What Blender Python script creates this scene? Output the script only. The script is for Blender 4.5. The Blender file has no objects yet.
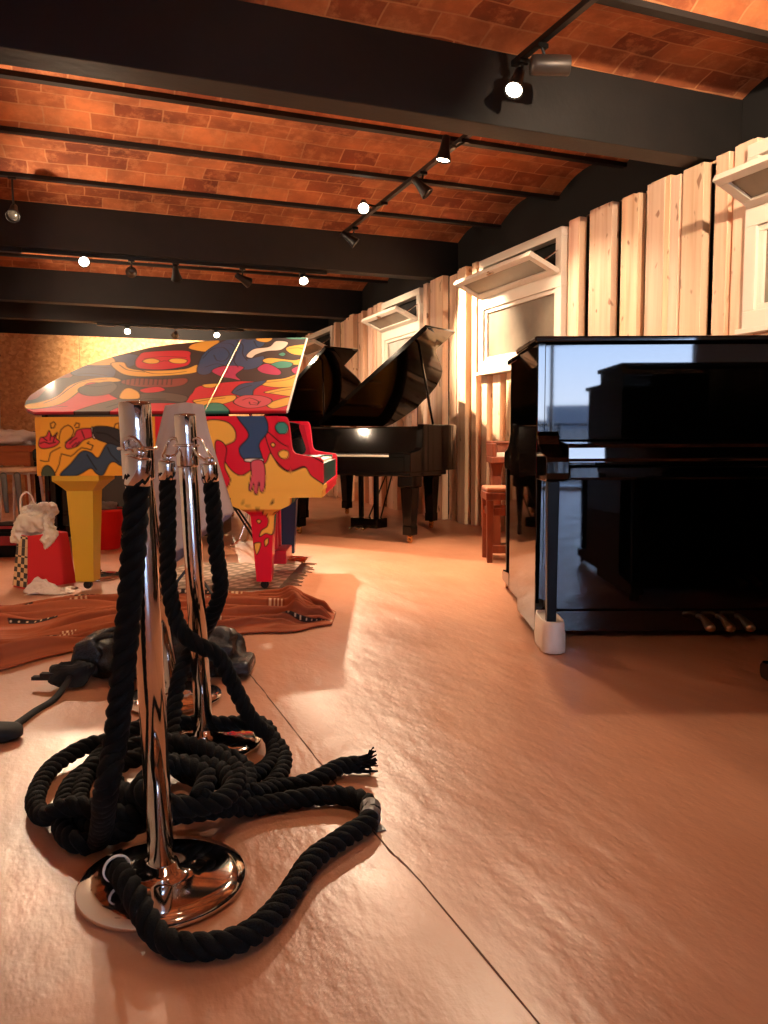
import bpy, bmesh, math, random
import numpy as np
from mathutils import Vector, Matrix, Euler
random.seed(7)
R = math.radians
scn = bpy.context.scene
COL = scn.collection

# ------------------------------------------------------------------ camera, sky, exposure
YAW = R(21.7)          # the pianos stand in a row turned 21.7 degrees to the room
EYE = 0.87
cam_data = bpy.data.cameras.new('camera')
cam_data.sensor_width = 36.0
cam_data.lens = 36.0 * 800 / 1024
cam_data.clip_start = 0.05
cam = bpy.data.objects.new('camera', cam_data)
COL.objects.link(cam)
cam.matrix_world = (Matrix.Translation((0, 0, EYE)) @ Matrix.Rotation(-YAW, 4, 'Z') @
                    Matrix.Rotation(R(90) - math.atan(73 / 800), 4, 'X') @ Matrix.Rotation(R(-0.3), 4, 'Z'))
scn.camera = cam
scn.view_settings.view_transform = 'Standard'
scn.view_settings.look = 'None'
scn.view_settings.exposure = 0.0
scn.view_settings.gamma = 1.0
scn.view_settings.use_curve_mapping = False
try:
    scn.cycles.max_bounces = 10
    scn.cycles.diffuse_bounces = 6
    scn.cycles.glossy_bounces = 5
    scn.cycles.sample_clamp_indirect = 6.0
except Exception:
    pass

world = bpy.data.worlds.new('dusk_sky')
scn.world = world
world.use_nodes = True
wn, wl = world.node_tree.nodes, world.node_tree.links
bg = wn['Background']
tc = wn.new('ShaderNodeTexCoord'); sx = wn.new('ShaderNodeSeparateXYZ'); rp = wn.new('ShaderNodeValToRGB')
wl.new(tc.outputs['Generated'], sx.inputs[0]); wl.new(sx.outputs['Z'], rp.inputs[0]); wl.new(rp.outputs[0], bg.inputs[0])
el = rp.color_ramp.elements
el[0].position = 0.0; el[0].color = (0.72, 0.80, 0.95, 1)
el[1].position = 0.5; el[1].color = (0.22, 0.40, 0.85, 1)
m_ = el.new(0.12); m_.color = (0.46, 0.64, 0.98, 1)
bg.inputs[1].default_value = 17.0

WARM = (1.0, 0.73, 0.49)
LAMP = 1.0             # one dial for all the track lamps

# ------------------------------------------------------------------ materials
def lin(c):
    return tuple(((v / 255) / 12.92 if v / 255 <= 0.04045 else ((v / 255 + 0.055) / 1.055) ** 2.4) for v in c)

def mat(name, rgb=(128, 128, 128), rough=0.5, metal=0.0, ior=1.5, coat=0.0, emit=None, estr=0.0, alpha=None):
    m = bpy.data.materials.new(name); m.use_nodes = True
    p = m.node_tree.nodes['Principled BSDF']
    p.inputs['Base Color'].default_value = (*lin(rgb), 1)
    p.inputs['Roughness'].default_value = rough
    p.inputs['Metallic'].default_value = metal
    p.inputs['IOR'].default_value = ior
    p.inputs['Coat Weight'].default_value = coat
    p.inputs['Coat Roughness'].default_value = 0.06
    if emit:
        p.inputs['Emission Color'].default_value = (*emit, 1)
        p.inputs['Emission Strength'].default_value = estr
    return m

def nodes(m):
    nt = m.node_tree
    return nt.nodes, nt.links, nt.nodes['Principled BSDF']

def noise(m, scale, detail=4, rough=0.55, stretch=(1, 1, 1), rot=(0, 0, 0), coord='Object'):
    n, l, p = nodes(m)
    t = n.new('ShaderNodeTexCoord'); mp = n.new('ShaderNodeMapping'); x = n.new('ShaderNodeTexNoise')
    mp.inputs['Scale'].default_value = stretch; mp.inputs['Rotation'].default_value = rot
    l.new(t.outputs[coord], mp.inputs[0]); l.new(mp.outputs[0], x.inputs['Vector'])
    x.inputs['Scale'].default_value = scale; x.inputs['Detail'].default_value = detail; x.inputs['Roughness'].default_value = rough
    return x

def ramp(m, src, stops):
    n, l, p = nodes(m)
    r = n.new('ShaderNodeValToRGB'); l.new(src, r.inputs[0])
    e = r.color_ramp.elements
    e[0].position, e[0].color = stops[0][0], (*lin(stops[0][1]), 1)
    e[1].position, e[1].color = stops[-1][0], (*lin(stops[-1][1]), 1)
    for pos, c in stops[1:-1]:
        k = e.new(pos); k.color = (*lin(c), 1)
    return r

def bump(m, src, strength, dist=0.01):
    n, l, p = nodes(m)
    b = n.new('ShaderNodeBump'); b.inputs['Strength'].default_value = strength; b.inputs['Distance'].default_value = dist
    l.new(src, b.inputs['Height']); l.new(b.outputs[0], p.inputs['Normal'])
    return b

def mixc(m, fac, a, b, mode='MIX'):
    n, l, p = nodes(m)
    x = n.new('ShaderNodeMix'); x.data_type = 'RGBA'; x.blend_type = mode
    for k, v in ((0, fac), (6, a), (7, b)):
        if hasattr(v, 'links'): l.new(v, x.inputs[k])
        elif k == 0: x.inputs[0].default_value = v
        else: x.inputs[k].default_value = (*v, 1)
    return x.outputs[2]

M = {}
# floor: painted screed, trowel marks, a sheen that varies
m = M['floor'] = mat('painted_screed', (190, 140, 112), 0.42)
n, l, p = nodes(m)
a = noise(m, 0.8, 2); b = noise(m, 7, 5, 0.55, stretch=(1, 0.35, 1), rot=(0, 0, 0.5)); c = noise(m, 60, 3); d = noise(m, 3.2, 7, 0.62, stretch=(1, .6, 1), rot=(0, 0, .5))
col = ramp(m, a.outputs[0], [(0.2, (176, 119, 88)), (0.5, (186, 127, 95)), (0.8, (194, 136, 104))])
l.new(mixc(m, 0.5, col.outputs[0], ramp(m, d.outputs[0], [(0.25, (166, 107, 77)), (0.5, (186, 127, 95)), (0.75, (200, 144, 110))]).outputs[0]), p.inputs['Base Color'])
mr = n.new('ShaderNodeMapRange'); l.new(b.outputs[0], mr.inputs[0])
mr.inputs[1].default_value = .3; mr.inputs[2].default_value = .7; mr.inputs[3].default_value = .285; mr.inputs[4].default_value = .38
l.new(mr.outputs[0], p.inputs['Roughness'])
ad = n.new('ShaderNodeMath'); ad.operation = 'MULTIPLY_ADD'; ad.inputs[1].default_value = 0.12
l.new(c.outputs[0], ad.inputs[0]); l.new(b.outputs[0], ad.inputs[2])
e2_ = noise(m, 22, 3, 0.5, stretch=(1, .5, 1), rot=(0, 0, .5)); ad2 = n.new('ShaderNodeMath'); ad2.operation = 'MULTIPLY_ADD'; ad2.inputs[1].default_value = 0.30
l.new(e2_.outputs[0], ad2.inputs[0]); l.new(ad.outputs[0], ad2.inputs[2])
bump(m, ad2.outputs[0], 0.75, 0.008)

# brick vaults
m = M['brick'] = mat('brick_vault', (150, 80, 45), 0.85)
n, l, p = nodes(m)
t = n.new('ShaderNodeTexCoord'); br = n.new('ShaderNodeTexBrick'); wv = noise(m, 1.6, 3); wm = n.new('ShaderNodeVectorMath'); wm.operation = 'MULTIPLY_ADD'; wm.inputs[1].default_value = (.10, .07, 0); l.new(wv.outputs['Color'], wm.inputs[0]); l.new(t.outputs['Object'], wm.inputs[2]); l.new(wm.outputs[0], br.inputs[0])
br.inputs['Scale'].default_value = 1.0; br.inputs['Brick Width'].default_value = 0.30; br.inputs['Row Height'].default_value = 0.152
br.inputs['Mortar Size'].default_value = 0.007; br.inputs['Mortar Smooth'].default_value = 0.4; br.inputs['Bias'].default_value = -0.1
br.inputs['Color1'].default_value = (*lin((226, 146, 96)), 1); br.inputs['Color2'].default_value = (*lin((146, 70, 42)), 1)
br.inputs['Mortar'].default_value = (*lin((226, 166, 120)), 1)
a = noise(m, 2.2, 6, 0.65); c = noise(m, 9, 5, 0.7)
k1 = mixc(m, 0.8, br.outputs[0], ramp(m, a.outputs[0], [(0.30, (130, 100, 84)), (0.5, (200, 180, 165)), (0.68, (250, 225, 200))]).outputs[0], 'MULTIPLY')
fr = ramp(m, c.outputs[0], [(0.50, (0, 0, 0)), (0.66, (255, 255, 255))])
f2 = n.new('ShaderNodeMath'); f2.operation = 'MULTIPLY'; f2.inputs[1].default_value = .5; l.new(fr.outputs[0], f2.inputs[0])
l.new(mixc(m, f2.outputs[0], k1, lin((214, 140, 92))), p.inputs['Base Color'])
bump(m, br.outputs['Fac'], -0.35, 0.01)

M['black_paint'] = m = mat('black_paint', (20, 17, 16), 0.6)
a = noise(m, 5, 5); n, l, p = nodes(m)
l.new(ramp(m, a.outputs[0], [(0.3, (15, 13, 12)), (0.7, (25, 21, 20))]).outputs[0], p.inputs['Base Color'])
bump(m, noise(m, 25, 4).outputs[0], 0.15)
M['black_wall'] = m = mat('black_wall', (14, 12, 12), 0.9)

def wood(name, stops, scale=1.2, stretch=(14, 14, 0.7), rough=0.55, knots=True):
    m = mat(name, stops[1][1], rough)
    n, l, p = nodes(m)
    a = noise(m, scale, 6, 0.6, stretch)
    colr = ramp(m, a.outputs[0], stops).outputs[0]
    oi = n.new('ShaderNodeAttribute'); oi.attribute_name = 'tone'
    colr = mixc(m, 1.0, colr, oi.outputs['Color'], 'MULTIPLY')
    if knots:
        k = noise(m, 15, 1, 0.4, (1, 1, 0.6))
        kr = ramp(m, k.outputs[0], [(0.70, (0, 0, 0)), (0.76, (255, 255, 255))])
        f = n.new('ShaderNodeMath'); f.operation = 'MULTIPLY'; f.inputs[1].default_value = 0.7; l.new(kr.outputs[0], f.inputs[0])
        colr = mixc(m, f.outputs[0], colr, lin((120, 62, 30)))
    l.new(colr, p.inputs['Base Color'])
    return m
M['plank'] = wood('larch_plank', [(0.28, (216, 172, 140)), (0.5, (236, 204, 176)), (0.74, (246, 220, 196))])
M['osb'] = m = mat('chipboard', (190, 130, 70), 0.75)
n, l, p = nodes(m); a = noise(m, 9, 4, 0.7, (1, 1, 1.6)); v = n.new('ShaderNodeTexVoronoi'); v.inputs['Scale'].default_value = 22
tt = n.new('ShaderNodeTexCoord'); l.new(tt.outputs['Object'], v.inputs[0])
bw = n.new('ShaderNodeRGBToBW'); l.new(v.outputs['Color'], bw.inputs[0])
l.new(mixc(m, 0.35, ramp(m, a.outputs[0], [(0.3, (176, 124, 76)), (0.5, (208, 158, 104)), (0.7, (222, 178, 124))]).outputs[0], ramp(m, bw.outputs[0], [(0.2, (150, 100, 58)), (0.8, (230, 190, 140))]).outputs[0]), p.inputs['Base Color'])
M['plaster'] = mat('white_plaster', (214, 206, 196), 0.85)
bump(M['plaster'], noise(M['plaster'], 18).outputs[0], 0.1)
M['white_paint'] = mat('white_paint', (228, 218, 204), 0.45)
M['frosted'] = m = mat('frosted_glass', (128, 116, 102), 0.32)
n, l, p = nodes(m); a = noise(m, 4, 3)
l.new(ramp(m, a.outputs[0], [(0.3, (112, 102, 90)), (0.7, (136, 124, 108))]).outputs[0], p.inputs['Base Color'])
M['lacquer'] = mat('black_piano_lacquer', (4, 4, 4), 0.03, ior=1.7)
M['lacquer_grand'] = mat('black_grand_lacquer', (4, 4, 4), 0.08, ior=1.35)
M['lacquer_soft'] = mat('black_satin', (7, 6, 6), 0.4, ior=1.25)
M['iron'] = mat('black_iron', (16, 15, 15), 0.4)
M['chrome'] = mat('chrome', (225, 220, 214), 0.07, 1.0)
M['brass'] = mat('brass', (214, 172, 112), 0.26, 1.0)
M['ivory'] = mat('ivory_key', (240, 232, 214), 0.25)
M['ebony'] = mat('ebony_key', (12, 11, 11), 0.3)
M['plate'] = mat('gilded_iron', (176, 128, 58), 0.35, 0.8)
M['board'] = wood('dark_soundboard', [(0.3, (60, 36, 20)), (0.5, (80, 50, 30)), (0.7, (96, 62, 38))], 3, (3, 14, 3), knots=False)
M['red_wood'] = wood('reddish_wood', [(0.3, (104, 46, 26)), (0.5, (124, 58, 32)), (0.7, (144, 72, 42))], 3, (8, 8, 1), 0.4, False)
M['orange_wood'] = wood('orange_wood', [(0.3, (160, 78, 34)), (0.5, (180, 94, 44)), (0.7, (196, 110, 56))], 2, (1, 10, 10), 0.5, False)
M['seat_cloth'] = mat('seat_cloth', (150, 86, 52), 0.8)
M['rope'] = m = mat('black_rope_fibre', (5, 4, 4), 0.85, ior=1.3)
bump(m, noise(m, 260, 3, 0.6, (1, 1, 1)).outputs[0], 0.7, 0.003)
M['tape'] = mat('grey_tape', (96, 88, 84), 0.4)
M['white_rubber'] = mat('white_felt_rubber', (226, 214, 200), 0.6)
M['leather'] = m = mat('black_leather', (24, 21, 20), 0.25)
bump(m, noise(m, 22, 6, 0.7).outputs[0], 0.6, 0.02)
M['webbing'] = mat('black_webbing', (12, 11, 11), 0.8)
M['grey_cloth'] = m = mat('grey_cloth', (150, 134, 134), 0.9)
bump(m, noise(m, 300, 2).outputs[0], 0.2, 0.002)
M['white_cloth'] = mat('white_cloth', (222, 206, 190), 0.85)
M['plastic_bag'] = mat('thin_white_plastic', (216, 204, 178), 0.35)
M['red_plastic'] = mat('red_plastic', (214, 24, 28), 0.35)
M['red_paper'] = mat('red_paper', (206, 34, 40), 0.5)
M['dark_red'] = mat('dark_red_card', (150, 26, 26), 0.5)
M['white_metal'] = mat('white_enamelled_steel', (220, 208, 196), 0.35)
M['tan_wood'] = mat('tan_seat_wood', (206, 166, 126), 0.5)
M['grey_stuff'] = mat('grey_rag', (110, 108, 100), 0.9)
m = M['check'] = mat('chequered_paper', (220, 200, 160), 0.5)
n, l, p = nodes(m); ck = n.new('ShaderNodeTexChecker'); ck.inputs['Scale'].default_value = 26
tt = n.new('ShaderNodeTexCoord'); mp = n.new('ShaderNodeMapping'); mp.inputs['Rotation'].default_value = (0.0, R(45), 0)
l.new(tt.outputs['Object'], mp.inputs[0]); l.new(mp.outputs[0], ck.inputs[0])
ck.inputs[1].default_value = (*lin((216, 190, 140)), 1); ck.inputs[2].default_value = (*lin((30, 26, 22)), 1)
l.new(ck.outputs[0], p.inputs['Base Color'])
M['lens_on'] = mat('lit_lamp_lens', (255, 240, 220), 0.3, emit=(1.0, 0.86, 0.66), estr=22)
M['lens_off'] = mat('dark_lamp_lens', (70, 66, 60), 0.15)
M['sleeve_grey'] = mat('grey_metal', (70, 62, 58), 0.4, 0.3)
# painted things carry their picture as a colour attribute
def painted(name, rough, coat=1.0):
    m = mat(name, (200, 200, 200), rough, coat=coat)
    n, l, p = nodes(m)
    at = n.new('ShaderNodeAttribute'); at.attribute_name = 'paint'
    l.new(at.outputs['Color'], p.inputs['Base Color'])
    return m
M['mural'] = painted('varnished_mural', 0.6, 0.5)
M['mural'].node_tree.nodes['Principled BSDF'].inputs['Specular IOR Level'].default_value = 0.15
M['rug'] = painted('woven_wool', 0.95, 0.0)
bump(M['rug'], noise(M['rug'], 220, 2, 0.5, (1, 3, 1)).outputs[0], 0.3, 0.003)
# clear glazing of the balcony door
m = M['glass'] = bpy.data.materials.new('clear_glazing'); m.use_nodes = True
n, l = m.node_tree.nodes, m.node_tree.links
n.remove(n['Principled BSDF'])
tr = n.new('ShaderNodeBsdfTransparent'); gl = n.new('ShaderNodeBsdfGlossy'); mx = n.new('ShaderNodeMixShader')
gl.inputs['Roughness'].default_value = 0.0; mx.inputs[0].default_value = 0.06
l.new(tr.outputs[0], mx.inputs[1]); l.new(gl.outputs[0], mx.inputs[2]); l.new(mx.outputs[0], n['Material Output'].inputs[0])

# ------------------------------------------------------------------ mesh helpers
def new_bm(): return bmesh.new()

def obj(name, bm, m, parent=None, smooth=False, bevel=0.0, subd=0, tone=False, solid=0.0):
    bmesh.ops.recalc_face_normals(bm, faces=bm.faces)
    me = bpy.data.meshes.new(name); bm.to_mesh(me); bm.free()
    o = bpy.data.objects.new(name, me); COL.objects.link(o)
    if isinstance(m, (list, tuple)):
        for q in m: me.materials.append(q)
    else:
        me.materials.append(m)
    if parent is not None: o.parent = parent
    if smooth: me.polygons.foreach_set('use_smooth', [True] * len(me.polygons))
    if 'tone' not in me.color_attributes:
        ca = me.color_attributes.new('tone', 'FLOAT_COLOR', 'POINT')
        ca.data.foreach_set('color', [1.0] * 4 * len(me.vertices))
    if solid:
        s = o.modifiers.new('thickness', 'SOLIDIFY'); s.thickness = solid; s.offset = 0
    if bevel:
        b = o.modifiers.new('edges', 'BEVEL'); b.width = bevel; b.segments = 2; b.limit_method = 'ANGLE'; b.angle_limit = R(40)
        b.harden_normals = False
    if subd:
        s = o.modifiers.new('soft', 'SUBSURF'); s.levels = subd; s.render_levels = subd
    return o

def box(bm, x0, x1, y0, y1, z0, z1, mt=None):
    vs = [bm.verts.new(v) for v in ((x0, y0, z0), (x1, y0, z0), (x1, y1, z0), (x0, y1, z0), (x0, y0, z1), (x1, y0, z1), (x1, y1, z1), (x0, y1, z1))]
    if mt is not None:
        for v in vs: v.co = mt @ v.co
    for f in ((0, 1, 2, 3), (4, 5, 6, 7), (0, 1, 5, 4), (1, 2, 6, 5), (2, 3, 7, 6), (3, 0, 4, 7)):
        bm.faces.new([vs[i] for i in f])
    return vs

def prism(bm, pts, axis, a, b):
    """polygon pts in the plane across `axis`, extruded from a to b"""
    def mk(p, t):
        if axis == 'x': return (t, p[0], p[1])
        if axis == 'y': return (p[0], t, p[1])
        return (p[0], p[1], t)
    A = [bm.verts.new(mk(p, a)) for p in pts]; B = [bm.verts.new(mk(p, b)) for p in pts]
    bm.faces.new(A); bm.faces.new(B)
    k = len(pts)
    for i in range(k): bm.faces.new([A[i], A[(i + 1) % k], B[(i + 1) % k], B[i]])

def frustum(bm, cx, cy, z0, z1, hx0, hy0, hx1, hy1):
    """square tapered post: half sizes 0 at z0, 1 at z1"""
    A = [bm.verts.new((cx + sx * hx0, cy + sy * hy0, z0)) for sx, sy in ((-1, -1), (1, -1), (1, 1), (-1, 1))]
    B = [bm.verts.new((cx + sx * hx1, cy + sy * hy1, z1)) for sx, sy in ((-1, -1), (1, -1), (1, 1), (-1, 1))]
    bm.faces.new(A); bm.faces.new(B)
    for i in range(4): bm.faces.new([A[i], A[(i + 1) % 4], B[(i + 1) % 4], B[i]])

def lathe(bm, prof, seg=32, mt=None, c=(0, 0, 0)):
    rings = []
    for r, z in prof:
        ring = []
        for i in range(seg):
            a = 2 * math.pi * i / seg
            v = Vector((r * math.cos(a), r * math.sin(a), z))
            if mt is not None: v = mt @ v
            ring.append(bm.verts.new(v + Vector(c)))
        rings.append(ring)
    for q in range(len(rings) - 1):
        for i in range(seg):
            bm.faces.new([rings[q][i], rings[q][(i + 1) % seg], rings[q + 1][(i + 1) % seg], rings[q + 1][i]])
    bm.faces.new(rings[0]); bm.faces.new(rings[-1])

def smooth_path(pts, step=0.01, closed=False):
    P = [Vector(p) for p in pts]; out = []
    k = len(P)
    rng = range(k) if closed else range(k - 1)
    for i in rng:
        p0 = P[(i - 1) % k] if closed or i > 0 else P[0] * 2 - P[1]
        p1, p2 = P[i], P[(i + 1) % k]
        p3 = P[(i + 2) % k] if closed or i + 2 < k else P[-1] * 2 - P[-2]
        nseg = max(1, int((p2 - p1).length / step))
        for j in range(nseg):
            t = j / nseg
            out.append(0.5 * ((2 * p1) + (p2 - p0) * t + (2 * p0 - 5 * p1 + 4 * p2 - p3) * t * t + (3 * p1 - p0 - 3 * p2 + p3) * t ** 3))
    if not closed: out.append(P[-1].copy())
    return out

def frames(path):
    T = []
    for i in range(len(path)):
        a = path[max(0, i - 1)]; b = path[min(len(path) - 1, i + 1)]
        d = b - a
        T.append(d.normalized() if d.length > 1e-9 else Vector((0, 0, 1)))
    u = T[0].orthogonal().normalized(); U = []
    for t in T:
        u = (u - t * u.dot(t)).normalized(); U.append((u.copy(), t.cross(u)))
    return T, U

def tube(bm, path, r, seg=8, caps=True):
    path = [Vector(p) for p in path]
    T, U = frames(path); rings = []
    for i, pnt in enumerate(path):
        rr = r(i / max(1, len(path) - 1)) if callable(r) else r
        rings.append([bm.verts.new(pnt + (U[i][0] * math.cos(2 * math.pi * k / seg) + U[i][1] * math.sin(2 * math.pi * k / seg)) * rr) for k in range(seg)])
    for q in range(len(rings) - 1):
        for k in range(seg):
            bm.faces.new([rings[q][k], rings[q][(k + 1) % seg], rings[q + 1][(k + 1) % seg], rings[q + 1][k]])
    if caps:
        bm.faces.new(rings[0]); bm.faces.new(rings[-1])

def grid(bm, f, nu, nv, closed_u=False):
    V = [[bm.verts.new(f(i / nu, j / nv)) for j in range(nv + 1)] for i in range(nu + (0 if closed_u else 1))]
    k = len(V)
    for i in range(nu):
        for j in range(nv):
            bm.faces.new([V[i][j], V[(i + 1) % k][j], V[(i + 1) % k][j + 1], V[i][j + 1]])
    return V

def blob(bm, c, sx, sy, sz, seed=0, rough=0.15, nu=28, nv=16, flat=True, pw=0.8):
    rnd = random.Random(seed)
    ph = [(rnd.uniform(1, 4), rnd.uniform(1, 4), rnd.uniform(0, 6), rnd.uniform(0, 6)) for _ in range(6)]
    rings = []
    for j in range(1, nv):
        th = math.pi * j / nv - math.pi / 2; ring = []
        for i in range(nu):
            a = 2 * math.pi * i / nu
            d = 1 + rough * sum(math.sin(round(A) * a + p1) * math.sin(B * th * 1.5 + p2) for A, B, p1, p2 in ph) / 2.2
            cx_, sx_ = math.cos(a), math.sin(a)
            x = math.copysign(abs(cx_) ** pw, cx_) * math.cos(th) ** pw * sx * d
            y = math.copysign(abs(sx_) ** pw, sx_) * math.cos(th) ** pw * sy * d
            z = math.copysign(abs(math.sin(th)) ** pw, math.sin(th)) * sz * d
            if flat: z = max(z, -sz * 0.8)
            ring.append(bm.verts.new((c[0] + x, c[1] + y, c[2] + z)))
        rings.append(ring)
    for q in range(len(rings) - 1):
        for i in range(nu): bm.faces.new([rings[q][i], rings[q][(i + 1) % nu], rings[q + 1][(i + 1) % nu], rings[q + 1][i]])
    bm.faces.new(rings[0]); bm.faces.new(rings[-1])

def tone_faces(o, tones):
    """tones: one (r,g,b) per connected 8-vertex plank, in order"""
    ca = o.data.color_attributes['tone']; k = len(tones)
    per = len(o.data.vertices) // k; buf = []
    for t in tones: buf += [*t, 1.0] * per
    ca.data.foreach_set('color', buf)

# floor axes of the piano row: x across, z into the room
def fl(x, z, h=0.0):
    c, s = math.cos(YAW), math.sin(YAW)
    return Vector((x * c + z * s, -x * s + z * c, h))

def tag(o, label, cat, group=None, kind=None):
    o['label'] = label; o['category'] = cat
    if group: o['group'] = group
    if kind: o['kind'] = kind
    return o

def thing(name, label, cat, loc=(0, 0, 0), rot=0.0, group=None):
    o = bpy.data.objects.new(name, None); COL.objects.link(o)
    o.location = loc; o.rotation_euler = (0, 0, rot); o.empty_display_size = 0.1
    return tag(o, label, cat, group)

def struct(o, label=None, cat=None):
    o['kind'] = 'structure'
    if label: o['label'] = label
    if cat: o['category'] = cat
    return o

def crinkle(o, strength, size, depth=3, subd=1):
    tx = bpy.data.textures.new(o.name, 'CLOUDS'); tx.noise_scale = size; tx.noise_depth = depth
    if subd:
        s = o.modifiers.new('soft', 'SUBSURF'); s.levels = subd; s.render_levels = subd
    d = o.modifiers.new('crinkle', 'DISPLACE'); d.texture = tx; d.strength = strength; d.mid_level = .5
    return o

def aim(src, dst):
    return (Vector(dst) - Vector(src)).to_track_quat('-Z', 'Y')
# ------------------------------------------------------------------ the room
XL, XR, YB, YF = -0.95, 4.08, -7.0, 14.6
ZT = 2.58                                    # top of the cladding
bm = new_bm(); box(bm, XL - .2, XR + .2, YB - .2, YF + .2, -0.12, 0.0); struct(obj('floor', bm, M['floor']))
# expansion joint cut along the floor
bm = new_bm()
pts = smooth_path([(0.63, -3, 0), (0.625, 0.95, 0), (0.607, 1.6, 0), (0.61, 2.6, 0), (0.60, 5, 0), (0.61, 9, 0)], 0.06)
rj = random.Random(3); prev = None
for q in pts:
    w_ = rj.uniform(0.0012, 0.003); j = rj.uniform(-.0015, .0015)
    v = [bm.verts.new((q.x - w_ + j, q.y, 0.0006)), bm.verts.new((q.x + w_ + j, q.y, 0.0006))]
    if prev: bm.faces.new([prev[0], prev[1], v[1], v[0]])
    prev = v
M['joint'] = mat('joint_dirt', (96, 62, 44), 0.9)
struct(obj('floor_joint', bm, M['joint']))

# vaulted brick ceiling between joists
lines = [YB - .1, -5.6, -4.65, -3.75, -2.8, -1.85, -0.9, 0.2, 1.25, 2.3, 3.33, 4.16, 5.22, 6.12, 7.12, 8.11, 9.1, 10.1, 11.15, 11.95, 12.75, 13.7, YF + .2]
prof = []
for a, b in zip(lines[:-1], lines[1:]):
    h = min(0.14, 0.145 * (b - a))
    for i in range(10):
        t = i / 10
        prof.append((a + (b - a) * t, 2.955 + h * (1 - (2 * t - 1) ** 2)))
prof.append((lines[-1], 2.955))
bm = new_bm(); prev = None
rows = [(bm.verts.new((XL - .1, y, z)), bm.verts.new((XR + .1, y, z)), bm.verts.new((XL - .1, y, 3.3)), bm.verts.new((XR + .1, y, 3.3))) for y, z in prof]
for a, b in zip(rows[:-1], rows[1:]):
    bm.faces.new([a[0], a[1], b[1], b[0]]); bm.faces.new([a[2], a[3], b[3], b[2]])
    bm.faces.new([a[0], b[0], b[2], a[2]]); bm.faces.new([a[1], b[1], b[3], a[3]])
bm.faces.new(rows[0]); bm.faces.new(rows[-1])
struct(obj('ceiling', bm, M['brick']))
beams = [(-3.84, -3.66), (0.11, 0.29), (4.065, 4.255), (8.02, 8.20), (11.05, 11.24), (12.65, 12.85)]
for a, b in beams:
    bm = new_bm(); box(bm, XL, XR, a, b, 2.605, 3.0); struct(obj('ceiling_beam', bm, M['black_paint'], bevel=.006))
for y in lines[1:-1]:
    if any(a - .1 < y < b + .1 for a, b in beams): continue
    bm = new_bm(); box(bm, XL, XR, y - .028, y + .028, 2.935, 2.965); box(bm, XL, XR, y - .008, y + .008, 2.96, 3.1)
    struct(obj('ceiling_joist', bm, M['black_paint']))

# walls
bm = new_bm(); box(bm, XL - .2, XL, YB, YF, 0, 3.3); struct(obj('wall_left', bm, M['plaster']))
bm = new_bm(); box(bm, XR, XR + .2, YB, YF, 0, 3.3); struct(obj('wall_right', bm, M['black_wall']))
bm = new_bm(); box(bm, XL, XR, YF, YF + .2, 0, 3.3); struct(obj('wall_far', bm, M['black_wall']))
bm = new_bm()
xs = [XL, 0.3, 1.55, 2.8, XR]
for a, b in zip(xs[:-1], xs[1:]): box(bm, a + .003, b - .003, YF - .03, YF, 0.0, 2.62)
struct(obj('wall_far_boarding', bm, M['osb'], bevel=.002))
# back wall with the tall glazed balcony door
DX0, DX1, DZ = -0.55, 2.40, 2.45
bm = new_bm(); box(bm, XL - .2, DX0, YB - .2, YB, 0, 3.3); box(bm, DX1, XR + .2, YB - .2, YB, 0, 3.3); box(bm, DX0, DX1, YB - .2, YB, DZ, 3.3)
struct(obj('wall_back', bm, M['plaster']))
dr = bpy.data.objects.new('door_1', None); COL.objects.link(dr); dr.location = (0, YB - .1, 0)
struct(dr, 'tall glazed balcony door in the end wall, dusk sky outside', 'door')
bm = new_bm()
box(bm, DX0, DX1, -.035, .035, DZ - .06, DZ); box(bm, DX0, DX1, -.035, .035, 0, .07)
for x in (DX0, 0.16, DX1 - .05): box(bm, x, x + .05, -.035, .035, .07, DZ - .06)
obj('door_frame', bm, M['white_paint'], dr, bevel=.004)
for a, b in ((DX0 + .05, .16), (.21, DX1 - .05)):
    bm = new_bm(); box(bm, a, b, -.004, .004, .07, DZ - .06); obj('pane', bm, M['glass'], dr)
# balcony, railing and the roofs across the street
bm = new_bm(); box(bm, -6, 9, YB - 2.2, YB - .2, -.12, -.02); struct(obj('balcony_slab', bm, M['plaster']))
rl = thing('balcony_railing', 'thin dark balcony railing outside the glazed door, mirrored in the upright piano', 'railing', (0, YB - 2.0, 0))
bm = new_bm(); box(bm, -6, 9, -.02, .02, 1.10, 1.14); obj('top_rail', bm, M['iron'], rl)
bm = new_bm()
for i in range(96): box(bm, -5.9 + i * .155, -5.888 + i * .155, -.006, .006, .08, 1.10)
obj('balusters', bm, M['iron'], rl)
bm = new_bm(); box(bm, -6, 9, -.015, .015, .05, .08)
for x in (-5.9, -3, 0, 3, 6, 8.9): box(bm, x - .02, x + .02, -.02, .02, -.02, 1.1)
obj('rail_post', bm, M['iron'], rl)
bm = new_bm(); box(bm, -160, 160, -160, YB - 6, -12.2, -12); struct(obj('ground', bm, mat('street', (110, 108, 104), .9)))
rb = random.Random(11)
blds = [(-34, 13, -50, 13.0, (150, 146, 140)), (-19, 12, -44, 14.0, (168, 160, 150)), (-6.5, 9, -46, 13.4, (140, 138, 136)), (3.5, 10, -42, 12.6, (172, 168, 162)), (15, 12, -52, 14.6, (150, 150, 150)), (29, 14, -47, 13.2, (160, 154, 146)), (-14, 30, -85, 16.5, (134, 138, 144)), (20, 34, -90, 16.0, (128, 132, 140))]
M['dark_glass'] = mat('dark_window_glass', (40, 48, 60), 0.15)
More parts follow.
